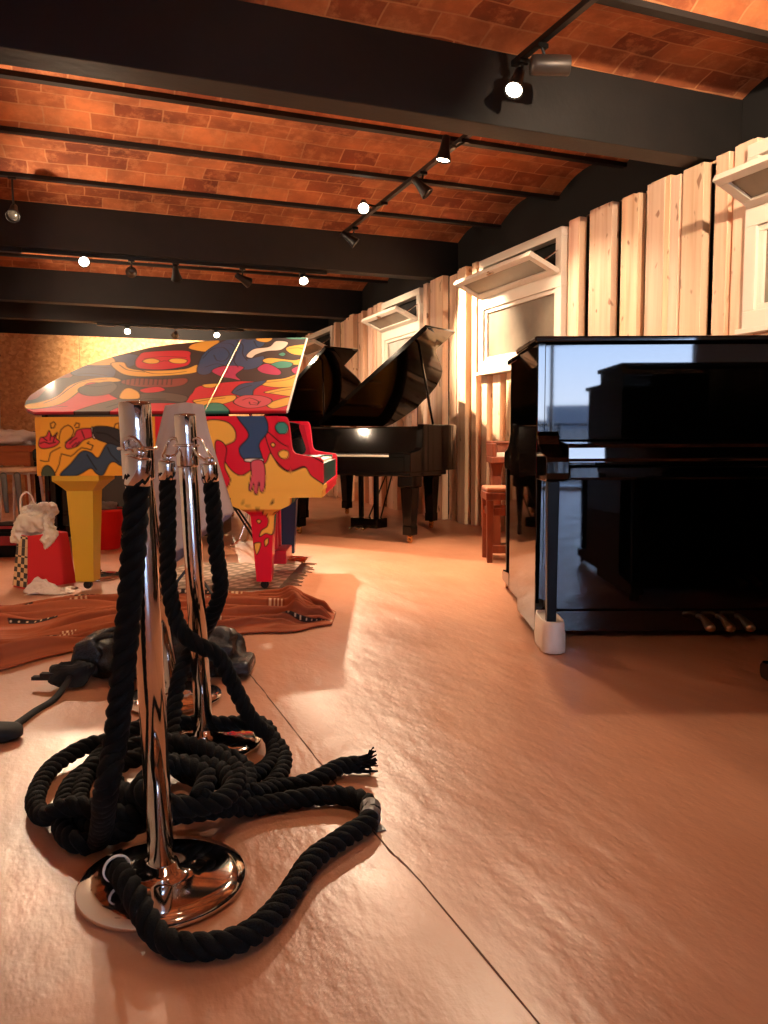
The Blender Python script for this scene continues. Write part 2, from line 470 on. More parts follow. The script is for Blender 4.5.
for i, (x, w_, y, h, c) in enumerate(blds):
    place = ['far left', 'left', 'left of centre', 'centre', 'right of centre', 'far right', 'behind on the left', 'behind on the right'][i]
    t = thing('apartment_building', 'flat roofed pale building outside the balcony door, %s of the row' % place, 'building', (x, y, -12), 0, 'roofs across the street')
    bm = new_bm(); box(bm, 0, w_, -9, 0, 0, h); box(bm, w_ * .3, w_ * .45, -5, -2, h, h + 1.4); obj('wall', bm, mat('render_%d' % i, c, .9), t)
    for fz in range(int(h // 3)):
        for k in range(int(w_ // 2.4)):
            if y < -60: continue
            bm = new_bm(); box(bm, .7 + k * 2.4, 1.8 + k * 2.4, -.05, .04, h - 2.4 - fz * 3, h - .9 - fz * 3); obj('window', bm, M['dark_glass'], t)

# larch cladding, boards at two depths, broken by the windows
wins = [(2.30, 3.67), (5.53, 6.90), (8.28, 9.43), (11.43, 12.68), (-0.75, 0.55), (-3.6, -2.3)]
near = [(3.637, 3.807, 0), (3.837, 3.944, 0), (3.944, 4.051, 1), (4.051, 4.233, 0), (4.26, 4.396, 0), (4.396, 4.571, 0), (4.595, 4.719, 1), (4.719, 4.849, 0), (4.849, 4.953, 1), (4.953, 5.222, 0), (5.222, 5.348, 1), (5.348, 5.483, 0)]
tones = []; rp_ = random.Random(5); boards = []
def fill(a, b):
    y = a; deep = rp_.random() < .5
    while y < b - .02:
        w = min(rp_.uniform(.085, .20), b - y)
        if b - y - w < .06: w = b - y
        gap = rp_.choice((.003, .004, .006, .022)); boards.append((y, y + w - gap, int(deep)))
        deep = (not deep) if rp_.random() < .75 else deep
        y += w
stops_ = sorted([YB + .02, YF - .04, near[0][0] - .016, near[-1][1] + .01] + [v for ab in wins for v in ab])
for a, b in zip(stops_[:-1], stops_[1:]):
    if b - a < .02: continue
    if abs(a - (near[0][0] - .016)) < .001: boards += near
    else: fill(a, b)
bm = new_bm()
for a, b, deep in boards:
    x0 = 3.762 + (0.07 if deep else rp_.uniform(0, .012))
    t = rp_.uniform(.86, 1.05) * (.93 if deep else 1); tn = (t, t * rp_.uniform(.92, 1.0), t * rp_.uniform(.84, 1.0))
    mid = (a + b) / 2
    top = 1.50 if any(s - .005 < mid < e + .005 for s, e in wins) else ZT + rp_.uniform(-.014, .012)
    box(bm, x0, 3.876 if deep else 3.835, a, b, 0.0, top); tones.append(tn)
o = struct(obj('wall_right_cladding', bm, M['plank'])); tone_faces(o, tones)
b_ = o.modifiers.new('edges', 'BEVEL'); b_.width = .003; b_.segments = 1
# battens the boards are nailed to, and the plaster lining behind the glazing
bm = new_bm()
for z in (0.25, 1.40):
    box(bm, 3.88, XR, YB + .05, YF - .05, z, z + .06)
struct(obj('wall_right_battens', bm, M['black_wall']))

def hopper_window(k, y0, y1, label, tilt=66):
    w_ = bpy.data.objects.new('window_%d' % k, None); COL.objects.link(w_); w_.location = (3.75, (y0 + y1) / 2, 1.50)
    struct(w_, label, 'window')
    h = (y1 - y0) / 2; H = 1.045; mid = .60
    bm = new_bm()
    for z0, z1 in ((0, .10), (mid - .02, mid + .09), (H - .075, H)): box(bm, -.02, .07, -h, h, z0, z1)
    for s in (-1, 1):
        a, b = sorted((s * h, s * (h - .085))); box(bm, -.0195, .0695, a, b, .10, mid - .02); box(bm, -.0195, .0695, a, b, mid + .09, H - .075)
    obj('window_frame', bm, M['white_paint'], w_, bevel=.004)
    bm = new_bm(); box(bm, -.05, .07, -h - .02, h + .02, -.03, 0.0); obj('window_sill', bm, M['white_paint'], w_, bevel=.003)
    # lower fixed sash
    bm = new_bm(); a = h - .085
    for z0, z1 in ((.10, .135), (mid - .055, mid - .02)): box(bm, 0, .05, -a, a, z0, z1)
    for s in (-1, 1):
        p, q = sorted((s * a, s * (a - .04))); box(bm, 0.0005, .0495, p, q, .135, mid - .055)
    obj('fixed_sash', bm, M['white_paint'], w_, bevel=.003)
    bm = new_bm(); box(bm, .02, .03, -a + .04, a - .04, .135, mid - .055); obj('pane', bm, M['frosted'], w_)
    # hopper sash, hinged along its foot and tipped into the room
    mt = Matrix.Translation((-.02, 0, mid + .10)) @ Matrix.Rotation(R(-tilt), 4, 'Y')
    bm = new_bm(); L = .30; b = h - .03
    for z0, z1 in ((0, .06), (L - .055, L)): box(bm, -.02, .02, -b, b, z0, z1, mt)
    for s in (-1, 1):
        p, q = sorted((s * b, s * (b - .07))); box(bm, -.0195, .0195, p, q, .06, L - .055, mt)
    sh = obj('hopper_sash', bm, M['white_paint'], w_, bevel=.003)
    bm = new_bm(); box(bm, -.004, .004, -b + .07, b - .07, .06, L - .055, mt); obj('hopper_pane', bm, M['frosted'], sh)
    bm = new_bm(); box(bm, -.035, -.018, -.05, .05, L - .04, L - .02, mt); box(bm, -.03, -.02, -.012, .012, L - .045, L + .0, mt); obj('latch', bm, M['chrome'], sh, bevel=.002)
    for s in (-1, 1):
        bm = new_bm(); p0 = mt @ Vector((0, s * (b - .02), L * .55)); tube(bm, [p0, (.03, s * (h - .05), mid + .30)], .006, 8); obj('stay_arm', bm, M['chrome'], sh)
    bm = new_bm(); box(bm, .10, .12, -h, h, .0, H); obj('shutter', bm, M['black_wall'], w_)
hopper_window(1, 2.30, 3.67, 'white hopper window at the right edge of the photo, nearest of the row')
hopper_window(2, 5.53, 6.90, 'white hopper window above the upright pianos, brightly lit frame, second in the row')
hopper_window(3, 8.28, 9.43, 'white hopper window behind the open black grand lid, third in the row')
hopper_window(4, 11.43, 12.68, 'white hopper window at the far end of the planked wall, last in the row')
hopper_window(5, -0.75, 0.55, 'white hopper window in the planked wall beside the viewer')
hopper_window(6, -3.6, -2.3, 'white hopper window in the planked wall nearest the balcony door')

# ------------------------------------------------------------------ track lighting
def track(label, a, b, group=None, canopy=False):
    a, b = Vector(a), Vector(b); d = b - a; ln = d.length
    t = thing('lighting_track', label, 'lighting track', a, math.atan2(d.y, d.x), group)
    bm = new_bm(); box(bm, 0, ln, -.018, .018, -.012, .02); obj('rail', bm, M['iron'], t, bevel=.002)
    bm = new_bm(); box(bm, -.08, .16, -.032, .032, -.02, .024); obj('feed_box', bm, M['iron'], t, bevel=.004)
    if canopy:
        bm = new_bm(); box(bm, -.05, .10, -.30, .034, -.004, .03); obj('canopy', bm, M['iron'], t, bevel=.004)
    return t

def spot(label, pos, target, energy=0, angle=60, kind='bell', lit=None, blend=.7, group='track spotlights', off=(0, 0, -.10), size=.03):
    """pos: point on the rail the head hangs from; off: where the head swivels to"""
    lit = energy > 0 if lit is None else lit
    pos = Vector(pos); t = thing('track_spotlight', label, 'spotlight', pos, 0, group)
    c = Vector(off); q = aim(pos + c, target)
    mt = Matrix.Translation(c) @ q.to_matrix().to_4x4()
    bm = new_bm(); box(bm, -.03, .03, -.014, .014, -.014, .008); tube(bm, [(0, 0, -.01), c * .4 + Vector((0, 0, -.02)), c + (mt.to_3x3() @ Vector((0, 0, .04)))], .008, 8)
    obj('mount', bm, M['iron'], t)
    bm = new_bm()
    if kind == 'bell': pf = [(.018, .085), (.026, .08), (.03, .03), (.038, -.02), (.052, -.075), (.054, -.082), (.049, -.082), (.044, -.07), (.02, -.055)]
    else: pf = [(.02, .105), (.046, .10), (.05, .08), (.05, -.095), (.048, -.10), (.043, -.10), (.042, -.09), (.01, -.085)]
    lathe(bm, pf, 28, mt); obj('housing', bm, M['iron'] if kind == 'bell' else M['sleeve_grey'], t, smooth=True)
    bm = new_bm(); rr = .043 if kind == 'bell' else .040; dz = 0 if kind == 'bell' else -.02
    lathe(bm, [(rr * .2, -.064 + dz), (rr * .7, -.068 + dz), (rr, -.0735 + dz), (rr * .98, -.071 + dz)], 24, mt)
    obj('lens', bm, M['lens_on'] if lit else M['lens_off'], t, smooth=True)
    if energy:
        L = bpy.data.lights.new('track_lamp', 'SPOT'); L.energy = energy * LAMP; L.color = WARM; L.spot_size = R(angle); L.spot_blend = blend
        L.shadow_soft_size = size
        lo = bpy.data.objects.new('track_lamp', L); COL.objects.link(lo); lo.parent = t
        lo.matrix_local = Matrix.Translation(c) @ q.to_matrix().to_4x4() @ Matrix.Translation((0, 0, -.13))
    return t

TG = 'ceiling lighting tracks'
# near track, over the viewer
track('black lighting track at the top edge of the photo, before the nearest beam', (2.36, 1.2, 2.90), (2.36, 3.98, 2.90), TG)
spot('lit bell spotlight on the near track, white lens just under the nearest beam', (2.36, 3.88, 2.88), (0.85, 2.7, 0.0), 150, 80, off=(-.04, 0, -.11))
spot('dark grey cylinder spotlight beside the lit one on the near track', (2.36, 3.70, 2.88), (3.9, 3.2, 2.80), 0, kind='tube', off=(.05, 0, -.09))
# middle track, between the first two beams
track('black lighting track between the two nearest beams, running away from the viewer', (2.60, 4.75, 2.90), (2.66, 7.80, 2.90), TG, True)
spot('bell spotlight nearest the feed box of the middle track, pointing down', (2.60, 5.02, 2.88), (2.05, 5.15, 0.0), 720, 78, off=(-.15, 0, -.07), blend=1.0)
spot('bell spotlight second on the middle track, turned to the planked wall', (2.61, 5.72, 2.88), (3.75, 5.0, 1.2), 170, 75, lit=False, off=(-.02, 0, -.10))
spot('glaring lit spotlight third on the middle track, facing the viewer', (2.62, 6.55, 2.88), (0.9, 2.6, 0.0), 270, 76, off=(-.20, -.04, -.05))
spot('bell spotlight at the far end of the middle track, lighting the white window', (2.66, 7.40, 2.88), (3.75, 7.02, 1.85), 1250, 58, lit=False, off=(-.06, 0, -.10))
# track under the second beam
track('black lighting track slung under the second beam on the left', (-0.45, 8.11, 2.584), (2.6, 8.11, 2.584), TG)
spot('glaring lit spotlight at the left end of the track under the second beam', (0.235, 8.11, 2.57), (0.2, 3.2, 0.2), 320, 75, off=(0, -.02, -.03))
spot('round dark spotlight first right of the glaring one under the second beam', (0.66, 8.11, 2.57), (0.75, 11.1, 2.75), 60, 60, lit=False)
spot('small dark spotlight second right of the glaring one under the second beam', (1.07, 8.11, 2.57), (1.6, 10.5, 0.5), 110, 70, lit=False, off=(0, 0, -.08))
spot('bell spotlight aimed sideways at the right of the track under the second beam', (1.72, 8.11, 2.57), (3.7, 9.0, 1.7), 330, 62, lit=False)
spot('small lit spotlight right of the others under the second beam', (2.34, 8.11, 2.57), (2.15, 5.25, 0.0), 760, 46, off=(0, 0, -.04))
spot('dark spotlight hanging before the second beam at the left edge of the photo', (-0.30, 7.12, 2.935), (-0.4, 4.5, 0.4), 160, 75, lit=False, off=(0, 0, -.26))
# far track before the chipboard wall
track('black lighting track before the chipboard wall at the far end', (0.6, 12.75, 2.584), (2.7, 12.75, 2.584), TG)
spot('left lit spotlight on the far track before the chipboard wall', (0.95, 12.75, 2.57), (0.6, 9.4, 0.3), 160, 80, off=(0, 0, -.04))
spot('dark spotlight between the two lit ones on the far track', (1.65, 12.75, 2.57), (1.7, 14.55, 2.2), 900, 110, lit=False, off=(0, 0, -.08))
spot('right lit spotlight on the far track before the chipboard wall', (2.27, 12.75, 2.57), (2.2, 9.2, 0.3), 160, 80, off=(0, 0, -.04))
# added unseen track and spotlights, brightening the foreground and the planked wall
track('added unseen lighting track over the left shoulder of the viewer', (0.6, -2.2, 2.90), (0.6, 3.2, 2.90), TG)
spot('added unseen spotlight over the viewer, aimed at the floor among the ropes', (0.6, 0.8, 2.88), (0.5, 2.6, 0.0), 55, 80, off=(0, 0, -.12))
spot('added unseen spotlight over the viewer, aimed at the painted piano', (0.6, 1.9, 2.88), (0.3, 4.7, 0.9), 170, 60, off=(0, 0, -.12))
spot('added unseen spotlight over the right of the viewer, aimed at the planked wall', (2.36, 1.5, 2.88), (3.8, 4.7, 1.8), 520, 72, off=(0, 0, -.12))
# unseen heads added on the left wall to brighten the brick vaults
bt = [(-1.0, 130), (2.2, 130), (5.2, 140), (7.0, 130), (9.9, 150), (12.0, 90)]
where = ['nearest the balcony door', 'beside the viewer', 'left of the painted piano', 'by the second beam', 'between the second and third beams', 'nearest the chipboard wall']
for k, (y_, e_) in enumerate(bt):
    t_ = spot('added uplight on the left wall brightening the vault, %s' % where[k], (XL + .032, y_, 2.05), (1.6, y_ + .1, 2.98), e_, 115, off=(.08, 0, -.03), group='added wall uplights', blend=.9)
# ------------------------------------------------------------------ the mural: flat shapes in the plane they are painted on (metres)
LID_PAINT = [
    ('rust', [(1.734, 0.195), (1.753, 0.47), (1.719, 0.696), (1.653, 0.815), (1.58, 0.578), (1.639, 0.542), (1.664, 0.487), (1.656, 0.311), (1.661, 0.194)]),
    ('red', [(0.78, 0.269), (0.753, 0.397), (0.552, 0.47), (0.377, 0.467), (0.128, 0.541), (0.131, 0.259), (0.151, -0.075), (0.71, -0.068), (0.781, 0.096)]),
    ('red', [(1.666, 0.02), (1.66, 0.066), (1.548, 0.112), (1.461, 0.24), (1.489, 0.477), (1.413, 0.476), (1.321, 0.34), (1.178, 0.187), (1.078, 0.169), (1.151, 0.09), (1.25, 0.108), (1.309, 0.03), (1.393, -0.029), (1.636, -0.056)]),
    ('yellow', [(1.688, 0.107), (1.621, 0.151), (1.558, 0.242), (1.544, 0.413), (1.465, 0.521), (1.335, 0.556), (1.252, 0.488), (1.358, 0.461), (1.444, 0.455), (1.452, 0.325), (1.475, 0.159), (1.534, 0.074), (1.652, 0.044)]),
    ('grey', [(1.388, -0.044), (1.321, 0.071), (1.239, 0.149), (1.1, 0.252), (0.99, 0.301), (0.804, 0.231), (0.806, 0.133), (0.97, 0.168), (1.104, 0.09), (1.204, -0.047)]),
    ('red', [(1.204, -0.047), (1.125, 0.081), (0.993, 0.12), (0.775, 0.095), (0.74, -0.068), (1.217, -0.076)]),
    ('grey', [(1.469, 0.377), (1.404, 0.447), (1.311, 0.475), (1.249, 0.391), (1.263, 0.271), (1.363, 0.239), (1.441, 0.291)]),
    ('blue', [(1.643, 0.746), (1.595, 0.801), (1.434, 0.799), (1.363, 0.749), (1.327, 0.624), (1.335, 0.556), (1.469, 0.573), (1.589, 0.605)]),
    ('blue', [(1.448, 0.915), (1.357, 1.008), (1.269, 0.963), (1.245, 0.82), (1.286, 0.748), (1.371, 0.851)]),
    ('yellow', [(1.578, 0.917), (1.467, 0.958), (1.401, 0.872), (1.404, 0.79), (1.595, 0.801)]),
    ('red', [(1.261, 0.829), (1.274, 0.955), (1.243, 1.05), (0.982, 1.072), (0.929, 0.949), (0.907, 0.782), (1.01, 0.704), (1.113, 0.694), (1.214, 0.727)]),
    ('yellow', [(1.22, 0.853), (1.205, 0.903), (1.16, 0.91), (1.112, 0.868), (1.117, 0.818), (1.169, 0.811)]),
    ('yellow', [(1.054, 0.867), (1.036, 0.908), (0.982, 0.907), (0.933, 0.873), (0.941, 0.815), (1.009, 0.817)]),
    ('yellow', [(1.414, 0.823), (1.337, 0.838), (1.273, 0.728), (1.161, 0.679), (1.004, 0.681), (0.906, 0.71), (0.854, 0.782), (0.806, 0.741), (0.826, 0.643), (0.92, 0.595), (1.081, 0.567), (1.184, 0.569), (1.273, 0.608), (1.357, 0.71)]),
    ('rust', [(1.26, 0.474), (1.175, 0.535), (1.017, 0.514), (0.867, 0.53), (0.856, 0.421), (0.957, 0.37), (1.137, 0.39)]),
    ('yellow', [(1.193, 0.237), (1.197, 0.338), (1.167, 0.366), (1.101, 0.303), (1.067, 0.218), (1.082, 0.186), (1.166, 0.187)]),
    ('red', [(1.098, 0.337), (1.011, 0.388), (0.949, 0.335), (0.988, 0.294), (1.06, 0.285)]),
    ('yellow', [(0.951, 1.244), (0.808, 1.302), (0.799, 1.182), (0.822, 1.048), (0.934, 1.088), (0.984, 1.146)]),
    ('blue', [(0.851, 0.858), (0.85, 1.039), (0.794, 1.241), (0.695, 1.367), (0.593, 1.314), (0.497, 1.348), (0.476, 1.186), (0.55, 1.034), (0.545, 0.897), (0.446, 0.95), (0.441, 0.764), (0.53, 0.681), (0.685, 0.768), (0.746, 0.603), (0.82, 0.632)]),
    ('magenta', [(0.737, 0.668), (0.669, 0.759), (0.545, 0.732), (0.572, 0.592), (0.526, 0.489), (0.588, 0.521), (0.663, 0.561)]),
    ('white', [(0.564, 0.961), (0.533, 1.1), (0.437, 1.147), (0.403, 1.275), (0.315, 1.243), (0.344, 1.087), (0.437, 1.056), (0.499, 0.987), (0.521, 0.915)]),
    ('yellow', [(0.553, 1.339), (0.496, 1.4), (0.434, 1.336), (0.462, 1.256), (0.523, 1.277)]),
    ('teal', [(0.354, 1.387), (0.23, 1.406), (0.2, 1.322), (0.316, 1.324)]),
    ('yellow', [(0.443, 0.869), (0.391, 0.912), (0.241, 0.865), (0.173, 0.909), (0.176, 0.777), (0.29, 0.788), (0.406, 0.807)]),
    ('teal', [(0.385, 0.772), (0.325, 0.845), (0.246, 0.813), (0.252, 0.727), (0.338, 0.712)]),
    ('teal', [(0.355, 0.985), (0.33, 1.026), (0.305, 0.993), (0.319, 0.947)]),
    ('magenta', [(0.457, 0.709), (0.405, 0.798), (0.305, 0.665), (0.307, 0.58), (0.41, 0.618)]),
    ('yellow', [(0.313, 1.077), (0.299, 1.154), (0.174, 1.191), (0.164, 0.981), (0.252, 0.983)]),
    ('yellow', [(0.386, 0.479), (0.263, 0.524), (0.163, 0.622), (0.157, 0.407), (0.272, 0.363), (0.383, 0.402)]),
    ('magenta', [(0.238, 0.685), (0.187, 0.747), (0.163, 0.622), (0.209, 0.603)]),
    ('yellow', [(0.355, 0.291), (0.194, 0.37), (0.16, 0.217), (0.299, 0.255)]),
    ('blue', [(0.548, 0.301), (0.518, 0.42), (0.443, 0.457), (0.373, 0.486), (0.383, 0.425), (0.423, 0.329), (0.422, 0.228), (0.474, 0.218), (0.532, 0.258)]),
    ('yellow', [(0.75, 0.156), (0.662, 0.197), (0.528, 0.237), (0.513, 0.16), (0.592, 0.086), (0.676, 0.071)]),
    ('yellow', [(0.317, 0.089), (0.251, 0.173), (0.178, 0.207), (0.181, 0.104), (0.272, 0.029)]),
    ('pink', [(0.513, 0.126), (0.476, 0.229), (0.373, 0.227), (0.297, 0.157), (0.324, 0.069), (0.422, 0.038)]),
    ('yellow', [(0.743, 0.415), (0.66, 0.433), (0.668, 0.369), (0.721, 0.37)]),
    ('teal', [(0.676, 0.054), (0.635, 0.117), (0.565, 0.093), (0.51, -0.045), (0.66, -0.043)]),
]
LID_LINES = [
    [(0.84, 0.911), (0.816, 1.095), (0.749, 1.142), (0.681, 0.999), (0.687, 0.864), (0.737, 0.865), (0.78, 0.978)],
    [(0.782, 1.241), (0.701, 1.215), (0.644, 1.045), (0.629, 0.863), (0.58, 0.732)],
    [(0.686, 1.315), (0.621, 1.189), (0.592, 0.998), (0.543, 0.861)],
    [(0.792, 0.736), (0.733, 0.799), (0.67, 0.768)],
    [(0.465, 0.159), (0.432, 0.193), (0.374, 0.141), (0.372, 0.083), (0.411, 0.091), (0.423, 0.131)],
    [(0.396, 0.117), (0.369, 0.107), (0.361, 0.141)],
    [(0.375, 0.448), (0.31, 0.466), (0.233, 0.504), (0.186, 0.582)],
    [(0.326, 0.269), (0.266, 0.305), (0.203, 0.333)],
    [(0.526, 0.301), (0.495, 0.356), (0.449, 0.403)],
    [(0.559, 1.288), (0.508, 1.138), (0.451, 1.161)],
    [(0.294, 1.11), (0.236, 1.124), (0.187, 1.085)],
    [(0.738, 0.129), (0.657, 0.169), (0.573, 0.195)],
    [(1.19, 0.687), (1.094, 0.62), (0.99, 0.619), (0.894, 0.656)],
    [(1.221, 0.911), (1.122, 0.952), (1.067, 0.951), (0.952, 0.928)],
    [(1.097, 0.847), (1.085, 0.867), (1.062, 0.859)],
    [(1.589, 0.128), (1.546, 0.209), (1.526, 0.36), (1.489, 0.477), (1.352, 0.526)],
    [(1.443, 0.412), (1.362, 0.393), (1.297, 0.428)],
    [(1.606, 0.713), (1.512, 0.752), (1.4, 0.73)],
    [(1.561, 0.616), (1.473, 0.626), (1.37, 0.586)],
    [(1.625, 0.035), (1.531, 0.064), (1.442, 0.079)],
    [(1.213, 0.06), (1.139, 0.131), (1.034, 0.185), (0.913, 0.183)],
    [(1.35, 0.789), (1.269, 0.689), (1.153, 0.648)],
    [(1.264, 0.532), (1.238, 0.423)],
    [(1.236, 0.532), (1.211, 0.423)],
    [(1.208, 0.532), (1.183, 0.422)],
    [(1.179, 0.531), (1.155, 0.422)],
    [(1.151, 0.531), (1.127, 0.421)],
    [(1.123, 0.53), (1.1, 0.421)],
    [(1.095, 0.53), (1.072, 0.421)],
    [(1.066, 0.529), (1.044, 0.42)],
    [(1.038, 0.529), (1.017, 0.42)],
    [(1.01, 0.529), (0.989, 0.419)],
    [(0.982, 0.528), (0.961, 0.419)],
    [(0.954, 0.528), (0.934, 0.419)],
]
SPINE_PAINT = [
    ('hand', [(1.589, 0.835), (1.577, 0.876), (1.542, 0.886), (1.523, 0.917), (1.507, 0.884), (1.477, 0.907), (1.487, 0.876), (1.467, 0.855), (1.499, 0.828), (1.562, 0.818)]),
    ('hand', [(1.437, 0.836), (1.415, 0.867), (1.385, 0.885), (1.363, 0.921), (1.283, 0.926), (1.282, 0.883), (1.334, 0.863), (1.366, 0.832), (1.408, 0.817), (1.429, 0.817)]),
    ('white', [(1.287, 0.93), (1.273, 0.93), (1.264, 0.878), (1.279, 0.875)]),
    ('sleeve', [(1.277, 0.932), (1.217, 0.94), (1.156, 0.928), (1.074, 0.894), (1.057, 0.801), (1.139, 0.82), (1.2, 0.846), (1.266, 0.875)]),
    ('navy', [(1.472, 0.669), (1.412, 0.731), (1.347, 0.8), (1.295, 0.794), (1.255, 0.766), (1.2, 0.843), (1.118, 0.82), (1.016, 0.791), (0.977, 0.718), (1.117, 0.717), (1.163, 0.74), (1.194, 0.73), (1.233, 0.667), (1.269, 0.678), (1.299, 0.706), (1.352, 0.678), (1.394, 0.663)]),
    ('green', [(1.573, 0.664), (1.569, 0.706), (1.542, 0.724), (1.515, 0.705), (1.502, 0.664)]),
    ('yellow', [(0.698, 0.91), (0.674, 0.954), (0.612, 0.973), (0.527, 0.958), (0.486, 0.909), (0.492, 0.855), (0.554, 0.823), (0.568, 0.786), (0.52, 0.7), (0.459, 0.662), (0.391, 0.699), (0.321, 0.731), (0.291, 0.785), (0.247, 0.716), (0.186, 0.681), (0.099, 0.705), (0.063, 0.66), (-0.011, 0.598), (-0.072, 0.485), (0.624, 0.489), (0.572, 0.588), (0.59, 0.663), (0.641, 0.799)]),
    ('red', [(0.601, 0.836), (0.571, 0.855), (0.537, 0.811), (0.55, 0.712), (0.521, 0.638), (0.552, 0.588), (0.585, 0.663)]),
    ('red', [(0.318, 0.908), (0.221, 0.834), (0.098, 0.784), (-0.025, 0.709), (-0.024, 0.61), (0.063, 0.655), (0.104, 0.71), (0.186, 0.686), (0.242, 0.721), (0.291, 0.79)]),
    ('blue', [(0.476, 1.002), (0.336, 1.001), (0.303, 0.913), (0.354, 0.835), (0.341, 0.751), (0.432, 0.746), (0.468, 0.811), (0.412, 0.889)]),
    ('white', [(0.43, 0.756), (0.341, 0.756), (0.341, 0.738), (0.43, 0.739)]),
    ('pink', [(0.4, 0.739), (0.336, 0.741), (0.323, 0.649), (0.334, 0.577), (0.354, 0.572), (0.361, 0.625), (0.369, 0.562), (0.389, 0.563), (0.388, 0.617), (0.404, 0.578), (0.418, 0.588), (0.402, 0.667)]),
    ('teal', [(0.264, 0.925), (0.248, 0.954), (0.214, 0.957), (0.189, 0.932), (0.2, 0.898), (0.239, 0.893)]),
    ('yellow', [(0.249, 0.785), (0.221, 0.804), (0.187, 0.789), (0.202, 0.755), (0.234, 0.758)]),
    ('yellow', [(0.29, 0.834), (0.277, 0.844), (0.265, 0.832), (0.278, 0.819)]),
]
SPINE_LINES = [
    [(1.512, 0.932), (1.514, 0.956), (1.495, 0.966), (1.485, 0.954), (1.495, 0.933), (1.511, 0.931)],
    [(1.381, 0.942), (1.37, 0.959), (1.353, 0.955), (1.356, 0.935), (1.375, 0.933)],
    [(1.47, 0.87), (1.456, 0.922), (1.415, 0.947), (1.386, 0.918), (1.401, 0.88), (1.436, 0.85)],
    [(1.582, 0.752), (1.534, 0.747), (1.521, 0.793), (1.465, 0.824)],
    [(1.497, 0.684), (1.474, 0.731), (1.459, 0.788), (1.408, 0.774), (1.346, 0.821), (1.293, 0.808), (1.281, 0.833), (1.314, 0.846), (1.303, 0.854)],
    [(1.161, 0.931), (1.153, 0.951), (1.129, 0.958), (1.135, 0.931)],
    [(1.581, 0.845), (1.552, 0.855), (1.526, 0.845), (1.49, 0.853)],
    [(1.556, 0.876), (1.536, 0.861)],
    [(1.514, 0.896), (1.52, 0.864)],
    [(1.49, 0.896), (1.502, 0.857)],
    [(1.412, 0.844), (1.391, 0.863), (1.37, 0.875)],
    [(1.398, 0.829), (1.374, 0.849)],
    [(1.377, 0.829), (1.357, 0.854)],
    [(1.428, 0.855), (1.401, 0.87)],
    [(1.342, 0.916), (1.328, 0.875)],
    [(1.317, 0.782), (1.287, 0.73), (1.268, 0.699)],
    [(1.201, 0.823), (1.182, 0.781), (1.142, 0.74)],
    [(1.26, 0.905), (1.198, 0.895), (1.138, 0.853)],
]
LEG_PAINT = [
    ('yellow', [(0.445, 0.513), (0.291, 0.513), (0.294, 0.333), (0.336, 0.327), (0.372, 0.309), (0.36, 0.345), (0.327, 0.369), (0.322, 0.417), (0.363, 0.465), (0.422, 0.487)]),
    ('yellow', [(0.403, 0.268), (0.367, 0.273), (0.374, 0.237), (0.39, 0.206), (0.399, 0.225)]),
    ('yellow', [(0.345, 0.285), (0.325, 0.3), (0.322, 0.273), (0.341, 0.252)]),
    ('yellow', [(0.386, 0.4), (0.374, 0.408), (0.362, 0.398), (0.373, 0.384)]),
]
ROPE_A = [(-0.441, 1.435, 0.81), (-0.447, 1.435, 0.745), (-0.457, 1.435, 0.636), (-0.471, 1.43, 0.508), (-0.484, 1.425, 0.398), (-0.497, 1.42, 0.305), (-0.507, 1.4, 0.238), (-0.607, 1.619, 0.03), (-0.654, 1.619, 0.026), (-0.716, 1.699, 0.026), (-0.77, 1.885, 0.03), (-0.735, 1.994, 0.04), (-0.64, 2.02, 0.05), (-0.483, 2.02, 0.06), (-0.354, 1.881, 0.06), (-0.34, 1.751, 0.05), (-0.426, 1.675, 0.062), (-0.553, 1.665, 0.06), (-0.685, 1.693, 0.07), (-0.768, 1.729, 0.03), (-0.834, 1.84, 0.026), (-0.859, 2.019, 0.03), (-0.768, 2.119, 0.05), (-0.552, 1.896, 0.09), (-0.401, 1.823, 0.1), (-0.343, 1.725, 0.09), (-0.379, 1.711, 0.06), (-0.291, 1.786, 0.025), (-0.179, 1.83, 0.025), (-0.096, 1.834, 0.025), (-0.041, 1.793, 0.025), (-0.039, 1.705, 0.025), (-0.087, 1.638, 0.025), (-0.149, 1.541, 0.025), (-0.193, 1.383, 0.025), (-0.241, 1.295, 0.025), (-0.312, 1.269, 0.025), (-0.386, 1.294, 0.025), (-0.458, 1.373, 0.062), (-0.51, 1.449, 0.062)]
ROPE_B = [(-0.586, 2.165, 0.784), (-0.588, 2.165, 0.654), (-0.592, 2.165, 0.516), (-0.579, 2.15, 0.422), (-0.548, 2.125, 0.353), (-0.499, 2.12, 0.316), (-0.455, 2.14, 0.282), (-0.421, 2.15, 0.206), (-0.367, 2.146, 0.1), (-0.312, 2.142, 0.05), (-0.269, 2.057, 0.025), (-0.279, 1.897, 0.025), (-0.339, 1.794, 0.03), (-0.407, 1.69, 0.07), (-0.513, 1.678, 0.09), (-0.642, 1.8, 0.07), (-0.645, 1.867, 0.09), (-0.546, 1.921, 0.1), (-0.427, 1.945, 0.09), (-0.348, 1.917, 0.06), (-0.317, 1.803, 0.05), (-0.268, 1.875, 0.025), (-0.187, 1.913, 0.025), (-0.117, 2.003, 0.025), (-0.061, 2.014, 0.028)]
